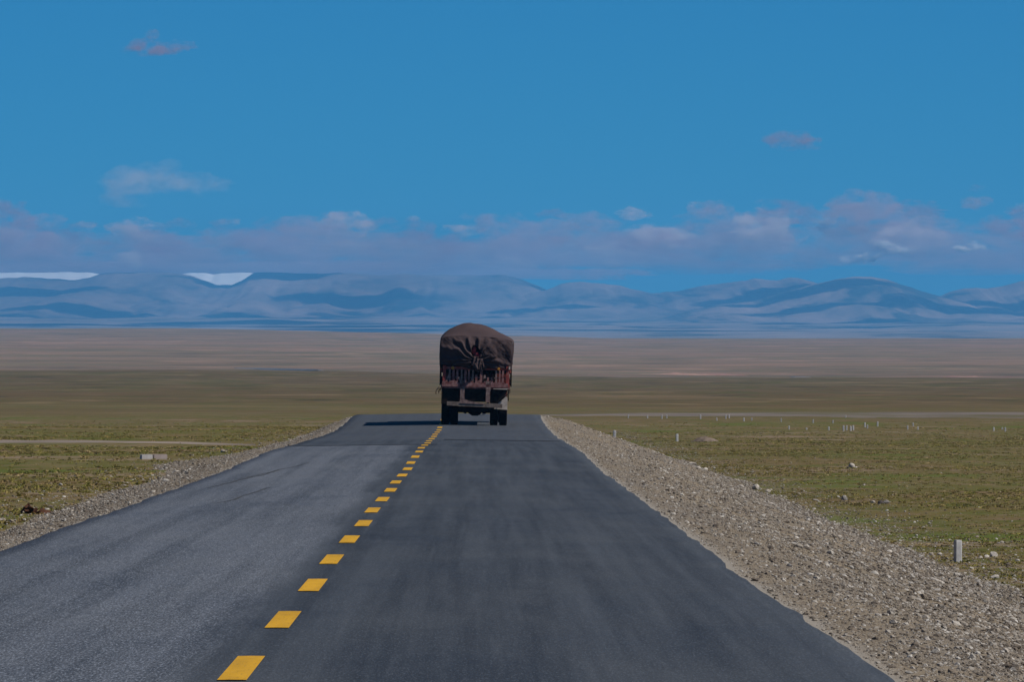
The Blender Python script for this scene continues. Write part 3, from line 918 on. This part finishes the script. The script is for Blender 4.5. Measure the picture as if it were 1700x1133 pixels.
# earth mound
p = at_ground(1171, 734)
nx_, ny_ = 28, 14
U, V = np.meshgrid(np.linspace(-1, 1, nx_), np.linspace(-1, 1, ny_))
R = np.sqrt(U ** 2 + V ** 2)
Zm = 0.30 * np.clip(1 - R ** 1.6, -0.3, 1) * (1 + 0.35 * fbm(U * 3, V * 3, 601, 3)) + 0.03 * fbm(U * 9, V * 9, 603, 2)
o = grid_obj('earth_mound', U * 0.85, V * 0.8, Zm, M['earth'])
o.location = p
tag(o, 'low grey-brown earth mound on the turf right of a marker post', 'mound')

# concrete blocks on the left turf
p = at_ground(255, 763)
def block(name, dx, w, mat, label, rz):
    mb = MB()
    h, dp = 0.115, 0.22
    mb.prism([(-w / 2, -0.02), (w / 2, -0.02), (w / 2 - 0.008, h - 0.012), (w / 2 - 0.025, h), (-w / 2 + 0.025, h), (-w / 2 + 0.008, h - 0.012)], -dp / 2, dp / 2)
    o = mb.build(name, M[mat])
    o.location = (p.x + dx, p.y + 0.3 * dx, p.z + 0.01); o.rotation_euler = (0, 0, rz)
    return tag(o, label, 'block')
block('concrete_block', -0.19, 0.30, 'concrete', 'whitish concrete block lying on the left turf', 0.30)
block('concrete_block', 0.16, 0.37, 'concrete_pink', 'pinkish concrete block lying end to end with a whitish one', 0.32)

# rust-brown heap
p = at_ground(60, 854)
heap = empty('scrap_heap', p)
tag(heap, 'crumpled rust-brown scrap heap at the edge of the left gravel', 'scrap')
r = random.Random(5)
for i in range(7):
    me = rock_mesh('crumpled_piece', 700 + i, M['rust'], 2, 0.6)
    c = link(bpy.data.objects.new('crumpled_piece', me), heap)
    w = r.uniform(0.10, 0.2)
    c.location = (-0.16 + 0.055 * i + r.uniform(-0.03, 0.03), r.uniform(-0.1, 0.1), 0.02 + 0.06 * r.random() * (1 if i < 3 else 0.3))
    c.scale = (w * 1.4, w, w * r.uniform(0.5, 1.1))
    c.rotation_euler = (r.uniform(-.5, .5), r.uniform(-.9, .9), r.uniform(0, 3))
mb = MB()
mb.tube([(-0.24, 0, 0.02), (-0.17, -0.03, 0.10), (-0.12, 0, 0.16), (-0.09, 0.02, 0.09), (0.0, 0, 0.05)], 0.016, 6)
mb.build('bent_strip', M['rust'], heap)

# ------------------------------------------------------------------ the truck
TM = {}
def cloth_mat():
    t = NT('brown_tarpaulin')
    n = t.noise(1.6, (1, 1, 1), 5, 0.6); f = t.noise(14.0, (1, 1, 1), 3, 0.6)
    c = t.ramp(n, [(0.3, (0.043, 0.029, 0.031)), (0.7, (0.064, 0.043, 0.044))])
    c = t.mix(t.mapr(f, 0.55, 0.75, 0, 0.35), c, (0.084, 0.060, 0.060))
    return t.finish(c, 0.9, 0.2, f, 0.006, 0.5)
TM['tarp'] = cloth_mat()
TM['red'] = simple('faded_red_paint', (0.17, 0.026, 0.022), (0.32, 0.062, 0.048), 7.0, 0.7, 0.3, c3=(0.27, 0.16, 0.13))
TM['mud'] = simple('mud_caked_metal', (0.12, 0.075, 0.065), (0.32, 0.225, 0.20), 9.0, 0.95, 0.15)
TM['mud2'] = simple('mud_caked_red_boards', (0.16, 0.055, 0.05), (0.33, 0.185, 0.17), 8.0, 0.95, 0.15)
TM['black'] = simple('grimy_black', (0.010, 0.007, 0.006), (0.026, 0.019, 0.016), 6.0, 0.95, 0.04)
TM['rubber'] = simple('tyre_rubber', (0.010, 0.010, 0.011), (0.024, 0.020, 0.018), 10.0, 0.95, 0.05)
TM['steel'] = simple('dull_steel', (0.05, 0.048, 0.045), (0.10, 0.09, 0.085), 6.0, 0.7, 0.4)
TM['bumper'] = simple('dusty_grey_bumper', (0.13, 0.098, 0.08), (0.26, 0.205, 0.17), 7.0, 0.9, 0.2)
TM['white'] = simple('dirty_white_panel', (0.42, 0.35, 0.29), (0.62, 0.53, 0.45), 6.0, 0.85, 0.25)
TM['bundle'] = simple('red_cloth_bundle', (0.30, 0.035, 0.045), (0.46, 0.09, 0.10), 5.0, 0.9, 0.1)
TM['amber'] = simple('amber_lens', (0.40, 0.16, 0.01), (0.55, 0.25, 0.02), 9.0, 0.35, 0.5)
TM['cab'] = simple('cab_paint', (0.10, 0.02, 0.02), (0.16, 0.035, 0.03), 3.0, 0.5, 0.4)
TM['glass'] = simple('cab_glass', (0.01, 0.012, 0.014), (0.02, 0.022, 0.024), 3.0, 0.1, 0.5)
TM['rope'] = simple('frayed_rope', (0.03, 0.025, 0.022), (0.07, 0.055, 0.05), 20.0, 0.95, 0.1)
TM['wood'] = simple('bed_planks', (0.10, 0.075, 0.055), (0.18, 0.13, 0.10), 5.0, 0.9, 0.15)

TX, TD = (788 - VPX) / F * 303, 303.0
zc = float(road_z(TX, TD))
slope = float(road_z(TX, TD + 5) - road_z(TX, TD)) / 5
truck = empty('cargo_truck', (TX, TD, zc))
truck.rotation_euler = (math.atan(slope), 0.022, 0)
truck.scale = (1, 1, 0.975)
tag(truck, 'loaded cargo truck under a brown tarpaulin seen from behind', 'truck')
LEN = 8.6

# tarpaulin hull
prof_full = [(-1.26, 2.10), (-1.275, 2.45), (-1.27, 2.85), (-1.245, 3.10), (-1.12, 3.25), (-0.95, 3.37), (-0.70, 3.48), (-0.45, 3.555), (-0.20, 3.585), (0.05, 3.565), (0.30, 3.50), (0.55, 3.40), (0.80, 3.29), (1.02, 3.20), (1.22, 3.11), (1.30, 3.03), (1.305, 2.70), (1.27, 2.35), (1.245, 2.03)]
prof_rear = [(-1.25, 2.10), (-1.265, 2.45), (-1.255, 2.85), (-1.225, 3.07), (-1.12, 3.13), (-0.95, 3.16), (-0.70, 3.175), (-0.45, 3.18), (-0.20, 3.18), (0.05, 3.175), (0.30, 3.165), (0.55, 3.15), (0.80, 3.12), (1.02, 3.09), (1.20, 3.05), (1.28, 2.98), (1.29, 2.68), (1.26, 2.35), (1.235, 2.03)]
def dens(p, n=57):
    p = np.array(p); s = np.linspace(0, len(p) - 1, n)
    return np.stack([np.interp(s, np.arange(len(p)), p[:, 0]), np.interp(s, np.arange(len(p)), p[:, 1])], 1)
pf, pr = dens(prof_full), dens(prof_rear)
ys = np.concatenate([np.linspace(0, 1.0, 14), np.linspace(1.0, LEN, 40)[1:]])
XX = np.zeros((len(ys), len(pf))); YY = XX.copy(); ZZ = XX.copy()
for i, y in enumerate(ys):
    k = float(sstep(-0.15, 0.95, y)) if y > 0 else 0.0
    P = pr + (pf - pr) * k
    top = np.clip((P[:, 1] - 2.9) / 0.7, 0, 1)
    wob = 0.05 * fbm(P[:, 0] * 2 + 3, np.full(len(P), y * 0.8), 801, 3) + 0.07 * math.sin(y * 1.9) * top
    if y > 1.0: wob = wob - 0.10 * top * sstep(1.0, 2.0, y)
    XX[i] = P[:, 0] * (1 + 0.006 * math.sin(y * 7)); YY[i] = y; ZZ[i] = P[:, 1] + wob * np.clip(y * 2, 0, 1)
hull = grid_obj('tarpaulin', XX, YY, ZZ, TM['tarp'], truck)
# rear flap, gathered into a knot, with a tear in the middle
nu, nv = 120, 64
cx, cz = 0.02, 2.28
uu, vv = np.meshgrid(np.linspace(0, 1, nu), np.linspace(0, 1, nv))
topz = np.interp(-1.25 + uu * 2.53, pr[8:46, 0], pr[8:46, 1])
xl = np.interp(vv, [0, 0.3, 1], [-1.225, -1.262, -1.25]); xr = np.interp(vv, [0, 0.3, 1], [1.25, 1.29, 1.235])
FXX = xl + (xr - xl) * uu
botz = 2.13 - 0.10 * uu - 0.16 * np.exp(-((uu - 0.52) / 0.13) ** 2) + 0.018 * np.sin(uu * 31)
topz = np.interp(FXX, pr[10:47, 0], pr[10:47, 1])
FZZ = topz + (botz - topz) * vv
rx, rz = FXX - cx, FZZ - cz
rr = np.hypot(rx, rz); ph = np.arctan2(rz, rx)
warp = 1.0 * fbm(rr * 1.8 + 0.6 * ph, ph * 1.9, 811, 3)
folds = np.abs(np.sin(8.5 * ph + warp * 2.5 + 0.4)) ** 0.7 * 0.55 + 0.45 * np.sin(17 * ph + warp * 4 + 1.0)
fade = np.clip(rr / 0.22, 0, 1) * np.exp(-(rr / 1.05) ** 2)
lift = 0.6 + 0.4 * (rz > -0.1)
bulge = 0.16 * np.clip(1 - ((FXX - 0.02) / 1.28) ** 2, 0, 1) * np.sin(np.pi * np.clip(vv, 0, 1)) ** 0.8
pull = 0.13 * np.exp(-(rr / 0.30) ** 2)
side = 0.45 + 0.55 * (1 - sstep(-0.1, 0.5, FXX))
FYY = -bulge + pull - 0.14 * folds * fade * lift * side + 0.07 * fbm(FXX * 2.6 + 1.5 * FZZ, FZZ * 2.2, 821, 4)
FYY = FYY * np.clip(vv / 0.06, 0, 1) * np.clip(np.minimum(uu, 1 - uu) / 0.03, 0, 1) - 0.012
idx = np.arange(nu * nv).reshape(nv, nu)
faces = []
hx, hz = (FXX - 0.03), (FZZ - 2.50)
hole = ((hx + 0.30 * hz) / 0.19) ** 2 + (hz / 0.36) ** 2 < 1.0
for j in range(nv - 1):
    for i in range(nu - 1):
        if hole[j, i] and hole[j + 1, i] and hole[j, i + 1] and hole[j + 1, i + 1]: continue
        faces.append((idx[j, i], idx[j + 1, i], idx[j + 1, i + 1], idx[j, i + 1]))
flap = mesh_obj('rear_flap', np.stack([FXX.ravel(), FYY.ravel(), FZZ.ravel()], 1), faces, TM['tarp'], truck, True)
sd = flap.modifiers.new('thickness', 'SOLIDIFY'); sd.thickness = 0.02; sd.offset = 0
# torn hanging cloth below the tear
mb = MB()
for (x0, x1, z0, z1, y0, s) in [(-0.16, 0.05, 2.46, 2.10, -0.16, 1), (0.0, 0.20, 2.38, 1.94, -0.19, 2), (0.16, 0.32, 2.52, 2.06, -0.15, 3), (-0.10, 0.22, 2.22, 1.98, -0.21, 4)]:
    n1, n2 = 9, 8
    P, fs = [], []
    for j in range(n2):
        v = j / (n2 - 1)
        for i in range(n1):
            u_ = i / (n1 - 1)
            w = 1 - 0.45 * v
            xm = (x0 + x1) / 2
            x = xm + (x0 + (x1 - x0) * u_ - xm) * w + 0.03 * math.sin(v * 4 + s)
            P.append((x, y0 + 0.035 * math.sin(u_ * 9 + s * 2) * (0.4 + v) - 0.02 * v, z0 + (z1 - z0) * v + 0.03 * math.sin(u_ * 7 + s) * v))
    for j in range(n2 - 1):
        for i in range(n1 - 1):
            fs.append((j * n1 + i, (j + 1) * n1 + i, (j + 1) * n1 + i + 1, j * n1 + i + 1))
    mb.add(P, fs)
o = mb.build('torn_cloth', TM['tarp'], truck, True); o['label'] = 'torn strips of tarpaulin hanging from the knot'
sd = o.modifiers.new('thickness', 'SOLIDIFY'); sd.thickness = 0.012
for i, (x, y, z, a, b, c, rot) in enumerate([(-0.08, 0.0, 2.66, 0.07, 0.10, 0.16, 0.2), (0.05, -0.02, 2.48, 0.11, 0.12, 0.15, -0.35), (0.16, 0.02, 2.44, 0.05, 0.10, 0.14, 0.1), (-0.02, 0.02, 2.33, 0.10, 0.1, 0.10, 0.5)]):
    me = rock_mesh('load_bundle', 900 + i, TM['bundle'], 3, 1.0)
    me.polygons.foreach_set('use_smooth', [True] * len(me.polygons))
    c_ = link(bpy.data.objects.new('load_bundle', me), truck)
    c_.location = (x, y, z); c_.scale = (a * 2, b * 2, c * 2); c_.rotation_euler = (0, rot, 0)
    if i == 0: c_['label'] = 'red cloth bundle showing through the tear'
MB().box((0, 0.75, 2.45), (2.40, 0.9, 1.2)).build('load_core', TM['black'], truck)

# cargo bed
MB().box((0, 4.3, 1.40), (2.40, 8.5, 0.12)).build('bed_floor', TM['wood'], truck)
gate = MB().box((0, 0.02, 1.385), (2.38, 0.07, 0.155)).build('tailgate', TM['mud2'], truck)
MB().box((0.02, 0.02, 2.03), (2.34, 0.06, 0.10)).build('top_rail', TM['red'], gate)
MB().box((0.0, 0.05, 1.70), (2.34, 0.03, 0.05)).build('middle_rail', TM['mud'], gate)
r = random.Random(11)
xs = [-0.90, -0.77, -0.64, -0.49, -0.36, -0.235, -0.10, 0.02, 0.19, 0.31, 0.43, 0.57, 0.71, 0.83, 0.94]
for i, x in enumerate(xs):
    top = 1.98 if i not in (10, 11) else 1.72
    if i in (7, 9): top = 1.80
    mb = MB().box((x, -0.035 - 0.008 * (i % 2), (1.46 + top) / 2), (r.uniform(0.055, 0.085), 0.035, top - 1.46), (0, r.uniform(-.03, .03), 0))
    mb.build('slat', TM['mud2'] if i % 3 else TM['mud'], gate)
for x, m in ((-1.09, 'red'), (1.11, 'red')):
    o = MB().box((x, -0.03, 1.75), (0.11, 0.07, 0.74)).build('corner_post', TM[m], truck)
for x, w, zt in ((-0.46, 0.16, 1.62), (0.44, 0.17, 1.60)):
    MB().box((x, -0.06, 1.42), (w, 0.05, zt - 1.28)).build('hinge_bracket', TM['mud'], gate)
r = random.Random(41)
pts = []
x = -1.16
while x < 1.16:
    pts.append((x, 1.47 + r.uniform(0.0, 0.13) * (1.0 if r.random() < 0.7 else 1.6)))
    x += r.uniform(0.025, 0.06)
o = MB().prism([(-1.16, 1.37), (1.16, 1.37)] + pts[::-1], -0.085, -0.062).build('mud_crust', TM['mud2'], gate)
for (x, z, w, h, a_) in [(-0.95, 1.72, 0.10, 0.34, 0.4), (-0.55, 1.62, 0.12, 0.2, -0.5), (0.30, 1.60, 0.16, 0.18, 0.6), (0.62, 1.66, 0.14, 0.24, -0.3), (-0.15, 1.58, 0.1, 0.2, 0.2)]:
    MB().box((x, -0.065, z), (w * 0.5, 0.02, h), (0, a_, 0)).build('loose_board', TM['mud' if x < 0 else 'black'], gate)
for (x, s) in ((-0.80, 0.062), (0.79, 0.050)):
    mb = MB()
    P, fs = [], []
    for k in range(16):
        a = 2 * math.pi * k / 16
        P += [(x + s * math.cos(a), -0.04, 2.03 + s * math.sin(a)), (x + s * 0.85 * math.cos(a), -0.10, 2.03 + s * 0.85 * math.sin(a))]
    for k in range(16): fs.append((2 * k, 2 * ((k + 1) % 16), 2 * ((k + 1) % 16) + 1, 2 * k + 1))
    fs.append(tuple(range(1, 32, 2)))
    mb.add(P, fs).build('marker_lamp', TM['amber'], truck)
MB().box((1.165, -0.08, 2.07), (0.05, 0.02, 0.11)).build('reflector', TM['white'], truck)
for sx in (-1, 1):
    sb = MB().box((sx * 1.20, 4.3, 1.55), (0.05, 8.5, 0.22)).build('side_board', TM['black'], truck)
    MB().box((sx * 1.20, 4.3, 1.95), (0.045, 8.5, 0.12)).build('side_rail', TM['red'], sb)
    for i in range(15):
        MB().box((sx * 1.235, 0.25 + i * 0.57, 1.76), (0.03, 0.09, 0.72)).build('stake', TM['black'], sb)

# chassis
for x in (-0.45, 0.44):
    MB().box((x, 4.9, 1.14), (0.10, 9.8, 0.24)).build('frame_rail', TM['black'], truck)
    MB().box((x, -0.08, 1.06), (0.145, 0.05, 0.46)).build('bumper_hanger', TM['mud'], truck)
MB().box((0, 0.06, 1.07), (0.72, 0.10, 0.46)).build('rear_crossmember', TM['black'], truck)
bp = MB()
bp.box((-0.02, -0.14, 0.74), (1.92, 0.10, 0.145), (0, 0.03, 0))
bp.build('bumper', TM['bumper'], truck)
MB().prism([(-0.52, 0.80), (-0.38, 0.94), (-0.18, 0.86), (0.02, 0.83), (0.3, 0.80), (0.3, 0.76), (-0.52, 0.78)], -0.205, -0.185).build('dented_plate', TM['mud'], truck)
MB().box((-0.865, 0.02, 1.03), (0.62, 0.03, 0.56)).build('mudflap', TM['black'], truck)
MB().prism([(0.50, 1.30), (1.12, 1.30), (1.05, 1.13), (0.76, 0.80), (0.50, 0.82)], 0.0, 0.03).build('mudflap', TM['black'], truck)
o = MB().prism([(1.06, 1.05), (1.12, 1.02), (1.12, 0.58), (0.66, 0.60), (0.70, 0.72), (0.84, 0.84)], 0.05, 0.08).build('mudguard', TM['white'], truck)
o['label'] = 'dirty white mudguard panel above the right tyres'
MB().box((-1.15, 0.6, 1.08), (0.04, 1.3, 0.44)).build('wing_panel', TM['black'], truck)
MB().box((1.14, 0.7, 1.10), (0.04, 1.2, 0.40)).build('wing_panel', TM['black'], truck)
MB().prism([(0.62, 1.305), (1.10, 1.30), (1.12, 1.335), (0.62, 1.33)], -0.10, -0.06).build('pale_strip', TM['white'], truck)
# axle and differential
mb = MB().tube([(-0.9, 1.25, 0.52), (0.9, 1.25, 0.52)], 0.085, 10)
mb.lathe_x([(-0.24, 0.02), (-0.22, 0.12), (-0.1, 0.20), (0.1, 0.20), (0.22, 0.12), (0.24, 0.02)], (0.0, 1.25, 0.53), 20)
mb.build('rear_axle', TM['black'], truck, True)
for x in (-0.45, 0.44):
    mb = MB()
    for k in range(6): mb.box((x, 1.25, 0.66 + 0.035 * k), (0.09, 1.5 - 0.2 * (5 - k), 0.03))
    mb.build('leaf_spring', TM['black'], truck)
for k, (x, z) in enumerate([(-0.32, 0.52), (-0.22, 0.55), (0.2, 0.55), (0.28, 0.52), (0.36, 0.54)]):
    MB().box((x, 0.5, z), (0.10, 0.12, 0.22), (0, 0.3 * (-1) ** k, 0)).build('brake_linkage', TM['black'], truck)
MB().box((0, 0.5, 0.60), (1.25, 0.08, 0.13)).build('crossbar', TM['black'], truck)
pts = [(0.05 + 0.035 * i, 0.3, 0.46 - 0.10 * math.sin(i / 10 * math.pi)) for i in range(11)]
MB().tube(pts, 0.008, 5).build('hanging_hose', TM['black'], truck)

def wheel(cx_, cy, r_=0.505, w=0.275):
    hw = w / 2
    rim = MB()
    rim.lathe_x([(-hw * 0.9, r_ * 0.55), (-hw * 0.5, r_ * 0.50), (-hw * 0.15, r_ * 0.32), (-hw * 0.2, r_ * 0.02), (hw * 0.2, r_ * 0.02), (hw * 0.15, r_ * 0.32), (hw * 0.5, r_ * 0.5), (hw * 0.9, r_ * 0.55)], (0, 0, 0), 24)
    o = rim.build('wheel', TM['steel'], truck, True)
    o.location = (cx_, cy, r_ + 0.005)
    ty = MB()
    ty.lathe_x([(-hw * 0.86, r_ * 0.55), (-hw, r_ * 0.72), (-hw, r_ * 0.86), (-hw * 0.93, r_ * 0.95), (-hw * 0.80, r_ * 0.985), (hw * 0.80, r_ * 0.985), (hw * 0.93, r_ * 0.95), (hw, r_ * 0.86), (hw, r_ * 0.72), (hw * 0.86, r_ * 0.55)], (0, 0, 0), 40)
    for k in range(40):       # lug tread
        a = 2 * math.pi * k / 40
        for sx in (-1, 1):
            aa = a + (0.08 if sx > 0 else 0)
            ty.box((sx * hw * 0.48, r_ * 0.985 * math.cos(aa), r_ * 0.985 * math.sin(aa)), (hw * 0.82, 0.045, 0.02), (aa - math.pi / 2, 0, 0))
    t_ = ty.build('tyre', TM['rubber'], o)
    return o
for x in (-1.03, -0.72, 0.66, 0.98): wheel(x, 1.25)
for x in (-0.95, 0.95): wheel(x, 8.6)
MB().tube([(-0.9, 8.6, 0.5), (0.9, 8.6, 0.5)], 0.06, 8).build('front_axle', TM['black'], truck)
# loose ropes and wires hanging off both corners
r = random.Random(21)
for (x0, z0, sx) in ((-1.20, 1.26, -1), (-1.20, 1.22, -1), (-1.18, 1.28, -1), (1.18, 1.26, 1), (1.19, 1.22, 1)):
    pts = [(x0, -0.05, z0)]
    for i in range(7):
        q = pts[-1]
        pts.append((q[0] + sx * r.uniform(-0.02, 0.055) * (1 if i < 4 else -1), q[1] + r.uniform(-.02, .02), q[2] + (0.03 if i < 2 else -1 * r.uniform(0.0, 0.07))))
    MB().tube(pts, 0.013, 5).build('loose_rope', TM['rope'], truck)
# cab (hidden behind the load from here)
cabm = MB()
cabm.prism([(-1.12, 0.75), (1.12, 0.75), (1.14, 1.6), (1.02, 2.45), (0.9, 2.55), (-0.9, 2.55), (-1.02, 2.45), (-1.14, 1.6)], 8.75, 10.3)
cab = cabm.build('cab', TM['cab'], truck)
MB().box((0, 10.31, 2.0), (1.9, 0.03, 0.6)).build('windscreen', TM['glass'], cab)
for sx in (-1, 1):
    MB().box((sx * 1.09, 9.5, 1.98), (0.03, 0.8, 0.5), (0, -sx * 0.14, 0)).build('side_window', TM['glass'], cab)
    MB().box((sx * 1.21, 10.1, 2.28), (0.20, 0.05, 0.30)).build('mirror', TM['black'], cab)

# ------------------------------------------------------------------ haze
hm = NT('plateau_haze')
pv = hm.new('ShaderNodeVolumePrincipled')
pv.inputs['Color'].default_value = HAZE_COLOR
pv.inputs['Density'].default_value = HAZE_DENSITY
pv.inputs['Anisotropy'].default_value = 0.0
hm.l.new(pv.outputs[0], hm.out.inputs['Volume'])
hz = MB().box((0, 20000, (HAZE_TOP - 60) / 2), (30000, 45600, HAZE_TOP + 60)).build('haze', hm.m)
tag(hz, 'thin blue haze lying over the whole plateau', 'haze', kind='stuff')

# ------------------------------------------------------------------ clouds, above the haze
def cloud_mat(name, dens, col, wisp=None):
    t = NT(name)
    v = t.new('ShaderNodeVolumePrincipled')
    v.inputs['Color'].default_value = (*col, 1)
    v.inputs['Density'].default_value = dens
    v.inputs['Anisotropy'].default_value = 0.2
    if wisp:
        geo = t.new('ShaderNodeNewGeometry')
        mp = t.new('ShaderNodeMapping'); mp.inputs['Scale'].default_value = (wisp, wisp, wisp * 2.0)
        n = t.new('ShaderNodeTexNoise'); n.inputs['Scale'].default_value = 1.0; n.inputs['Detail'].default_value = 3.0; n.inputs['Roughness'].default_value = 0.6
        t.l.new(geo.outputs['Position'], mp.inputs[0]); t.l.new(mp.outputs[0], n.inputs['Vector'])
        t.l.new(t.mapr(n.outputs[0], 0.40, 0.62, 0.05 * dens, 2.4 * dens), v.inputs['Density'])
    t.l.new(v.outputs[0], t.out.inputs['Volume'])
    return t.m
CM = {'pale': cloud_mat('pale_wisp', 0.0010, (0.93, 0.90, 0.91), 0.005), 'dusky': cloud_mat('shade_tinted_cloud', 0.0030, (0.66, 0.46, 0.56), 0.009), 'tops': cloud_mat('sun_tinted_cloud_tops', 0.0075, (0.95, 0.87, 0.88), 0.008),
      'thin': cloud_mat('thin_cloud', 0.0016, (0.69, 0.62, 0.72), 0.0055), 'mid': cloud_mat('mid_cloud', 0.0040, (0.74, 0.63, 0.71), 0.0075), 'thick': cloud_mat('bright_cloud', 0.020, (0.99, 0.97, 0.97), 0.016)}  # dusky and mid carry cloud shade in their colour, tops carry sunlit brightness
BASE = HAZE_TOP + 3
from mathutils import noise as mnoise
import bmesh as _bm
def puff_mesh(seed, w, h, dp, mat, flat_base, sub=4, amp=0.42):
    b = _bm.new()
    _bm.ops.create_icosphere(b, subdivisions=sub, radius=1.0)
    off = Vector((seed * 3.7, seed * 1.3, -seed * 2.1))
    for v in b.verts:
        n = v.co.normalized()
        q = 1 + amp * mnoise.fractal(n * 1.7 + off, 0.8, 2.1, 5)
        p = n * q
        v.co = Vector((p.x * w / 2, p.y * dp / 2, p.z * h / 2))
        if flat_base is not None and v.co.z < flat_base: v.co.z = flat_base + 0.12 * (v.co.z - flat_base)
    for f in b.faces: f.smooth = True
    me = bpy.data.meshes.new('puff')
    b.to_mesh(me); b.free()
    me.materials.append(CM[mat])
    return me
def cpos(px, py, D): return Vector(((px - VPX) / F * D, D, z_from_y(py, D)))

def cloud(name, parts, D, label, group=None):
    """parts: (px, py, w_px, h_px, material)"""
    c0 = cpos(parts[0][0], parts[0][1], D)
    e = empty(name, c0)
    tag(e, label, 'cloud', group)
    for i, (px, py, w, h, m) in enumerate(parts):
        k = D / F
        c = cpos(px, py, D)
        me = puff_mesh(int(px * 7 + py), w * k, h * k, max(w, h * 1.6) * k * 0.7, m, None, 4, 0.75 if m == 'thick' else 0.5)
        o = link(bpy.data.objects.new('puff', me), e)
        o.location = c - c0
    return e

CD = 45500.0
r = random.Random(77)
bank_e = empty('cloud_bank', (0, CD, BASE))
tag(bank_e, 'long low mauve cloud bank lying along the tops of the mountains', 'cloud bank', kind='stuff')
def bank_puff(px, py, w, h, m, D):
    k = D / F
    c = cpos(px, py, D)
    lim = BASE + 2 - c.z
    me = puff_mesh(int(px * 3 + py * 5), w * k, h * k, w * k * 0.5, m, None)
    o = link(bpy.data.objects.new('puff', me), bank_e)
    o.location = c - Vector((0, CD, BASE))
top_pts = np.array([(-400, 350), (-100, 330), (0, 345), (70, 350), (120, 372), (200, 380), (330, 365), (420, 372), (500, 360), (560, 362), (640, 375), (760, 378), (850, 382), (920, 362), (1040, 358), (1120, 372), (1190, 350), (1300, 352), (1440, 345), (1500, 360), (1560, 378), (1640, 345), (1700, 350), (1900, 340), (2200, 350)])
px = -420
while px < 2150:
    ty = float(np.interp(px, top_pts[:, 0], top_pts[:, 1])) + r.uniform(-6, 10)
    # upper lumps
    ty -= 16
    for _ in range(8):
        w = r.uniform(18, 60) if r.random() < 0.55 else r.uniform(60, 140); h = w * r.uniform(0.3, 0.52)
        q = r.random()
        bank_puff(px + r.uniform(-45, 45), ty + h * 0.45 + r.uniform(-6, 62), w, h, 'tops' if q < 0.17 and px > 150 else ('dusky' if q < (0.55 if px < 450 else 0.40) else 'mid'), CD + r.uniform(-900, 900))
    # body
    bank_puff(px + r.uniform(-40, 40), r.uniform(398, 425), r.uniform(180, 340), r.uniform(40, 66), 'thin', CD + r.uniform(-1200, 1200))
    bank_puff(px + r.uniform(-40, 40), r.uniform(425, 446), r.uniform(160, 400), r.uniform(16, 34), 'thin', CD + r.uniform(-1200, 1200))
    if px < 900:
        bank_puff(px + r.uniform(-40, 40), r.uniform(444, 455), r.uniform(200, 420), r.uniform(16, 26), 'mid', CD + r.uniform(-1200, 1200))
    px += r.uniform(62, 92)

cloud('cloud', [(243, 82, 62, 22, 'dusky'), (268, 80, 54, 24, 'dusky'), (304, 75, 46, 22, 'dusky'), (251, 64, 30, 30, 'dusky'), (236, 71, 40, 20, 'dusky'), (212, 82, 36, 12, 'dusky')], 46000, 'small mauve cloud high in the upper left sky')
cloud('cloud', [(1312, 233, 80, 30, 'dusky'), (1345, 237, 40, 24, 'dusky'), (1296, 226, 40, 20, 'dusky')], 46000, 'small mauve cloud alone in the right half of the sky')
cloud('cloud', [(250, 298, 130, 60, 'pale'), (330, 305, 100, 40, 'pale'), (215, 318, 100, 50, 'pale')], 46000, 'pale wispy cloud floating above the left part of the bank')
r = random.Random(31)
def flecks(spine, n, wr):
    out = []
    for i in range(n):
        t = r.random() * (len(spine) - 1); k = int(t); f = t - k
        x = spine[k][0] + (spine[k + 1][0] - spine[k][0]) * f; y = spine[k][1] + (spine[k + 1][1] - spine[k][1]) * f
        w = r.uniform(*wr)
        out.append((x + r.uniform(-5, 5), y + r.uniform(-3, 3), w, w * r.uniform(0.3, 0.55), 'thick' if r.random() < 0.7 else 'tops'))
    return out
cloud('cloud', flecks([(1400, 434), (1440, 427), (1480, 416), (1505, 412), (1485, 406), (1445, 402)], 20, (14, 38)), 44000, 'bright ragged white cloud above the broad rounded mountain')
cloud('cloud', flecks([(1590, 411), (1606, 414), (1622, 408), (1650, 406)], 8, (12, 30)), 44000, 'small bright white cloud near the right edge above the ridge')
cloud('cloud', [(1620, 312, 32, 12, 'dusky')], 46000, 'tiny faint cloud wisp near the right edge of the sky')

# scattered cumulus higher over the hills and plain: their shadows lie on the slopes
CM['cumulus'] = cloud_mat('cumulus_cloud', 0.025, (0.98, 0.98, 0.98))
field = empty('cumulus_field', (0, 30000, 2300))
tag(field, 'scattered fair-weather clouds drifting high above the mountains', 'clouds', kind='stuff')
r = random.Random(5)
kinds = [puff_mesh(900 + i, 1.0, 1.0, 1.0, 'cumulus', None, 3, 0.5) for i in range(5)]
for i in range(140):
    x = r.uniform(-1500, 6500); y = r.uniform(21000, 40500); w = r.uniform(140, 720)
    o = link(bpy.data.objects.new('puff', kinds[i % 5]), field)
    o.location = (x, y - 30000, r.uniform(-150, 150))
    o.scale = (w, w * r.uniform(1.0, 2.2), w * 0.4)
    o.rotation_euler = (0, 0, r.uniform(-.5, .5))
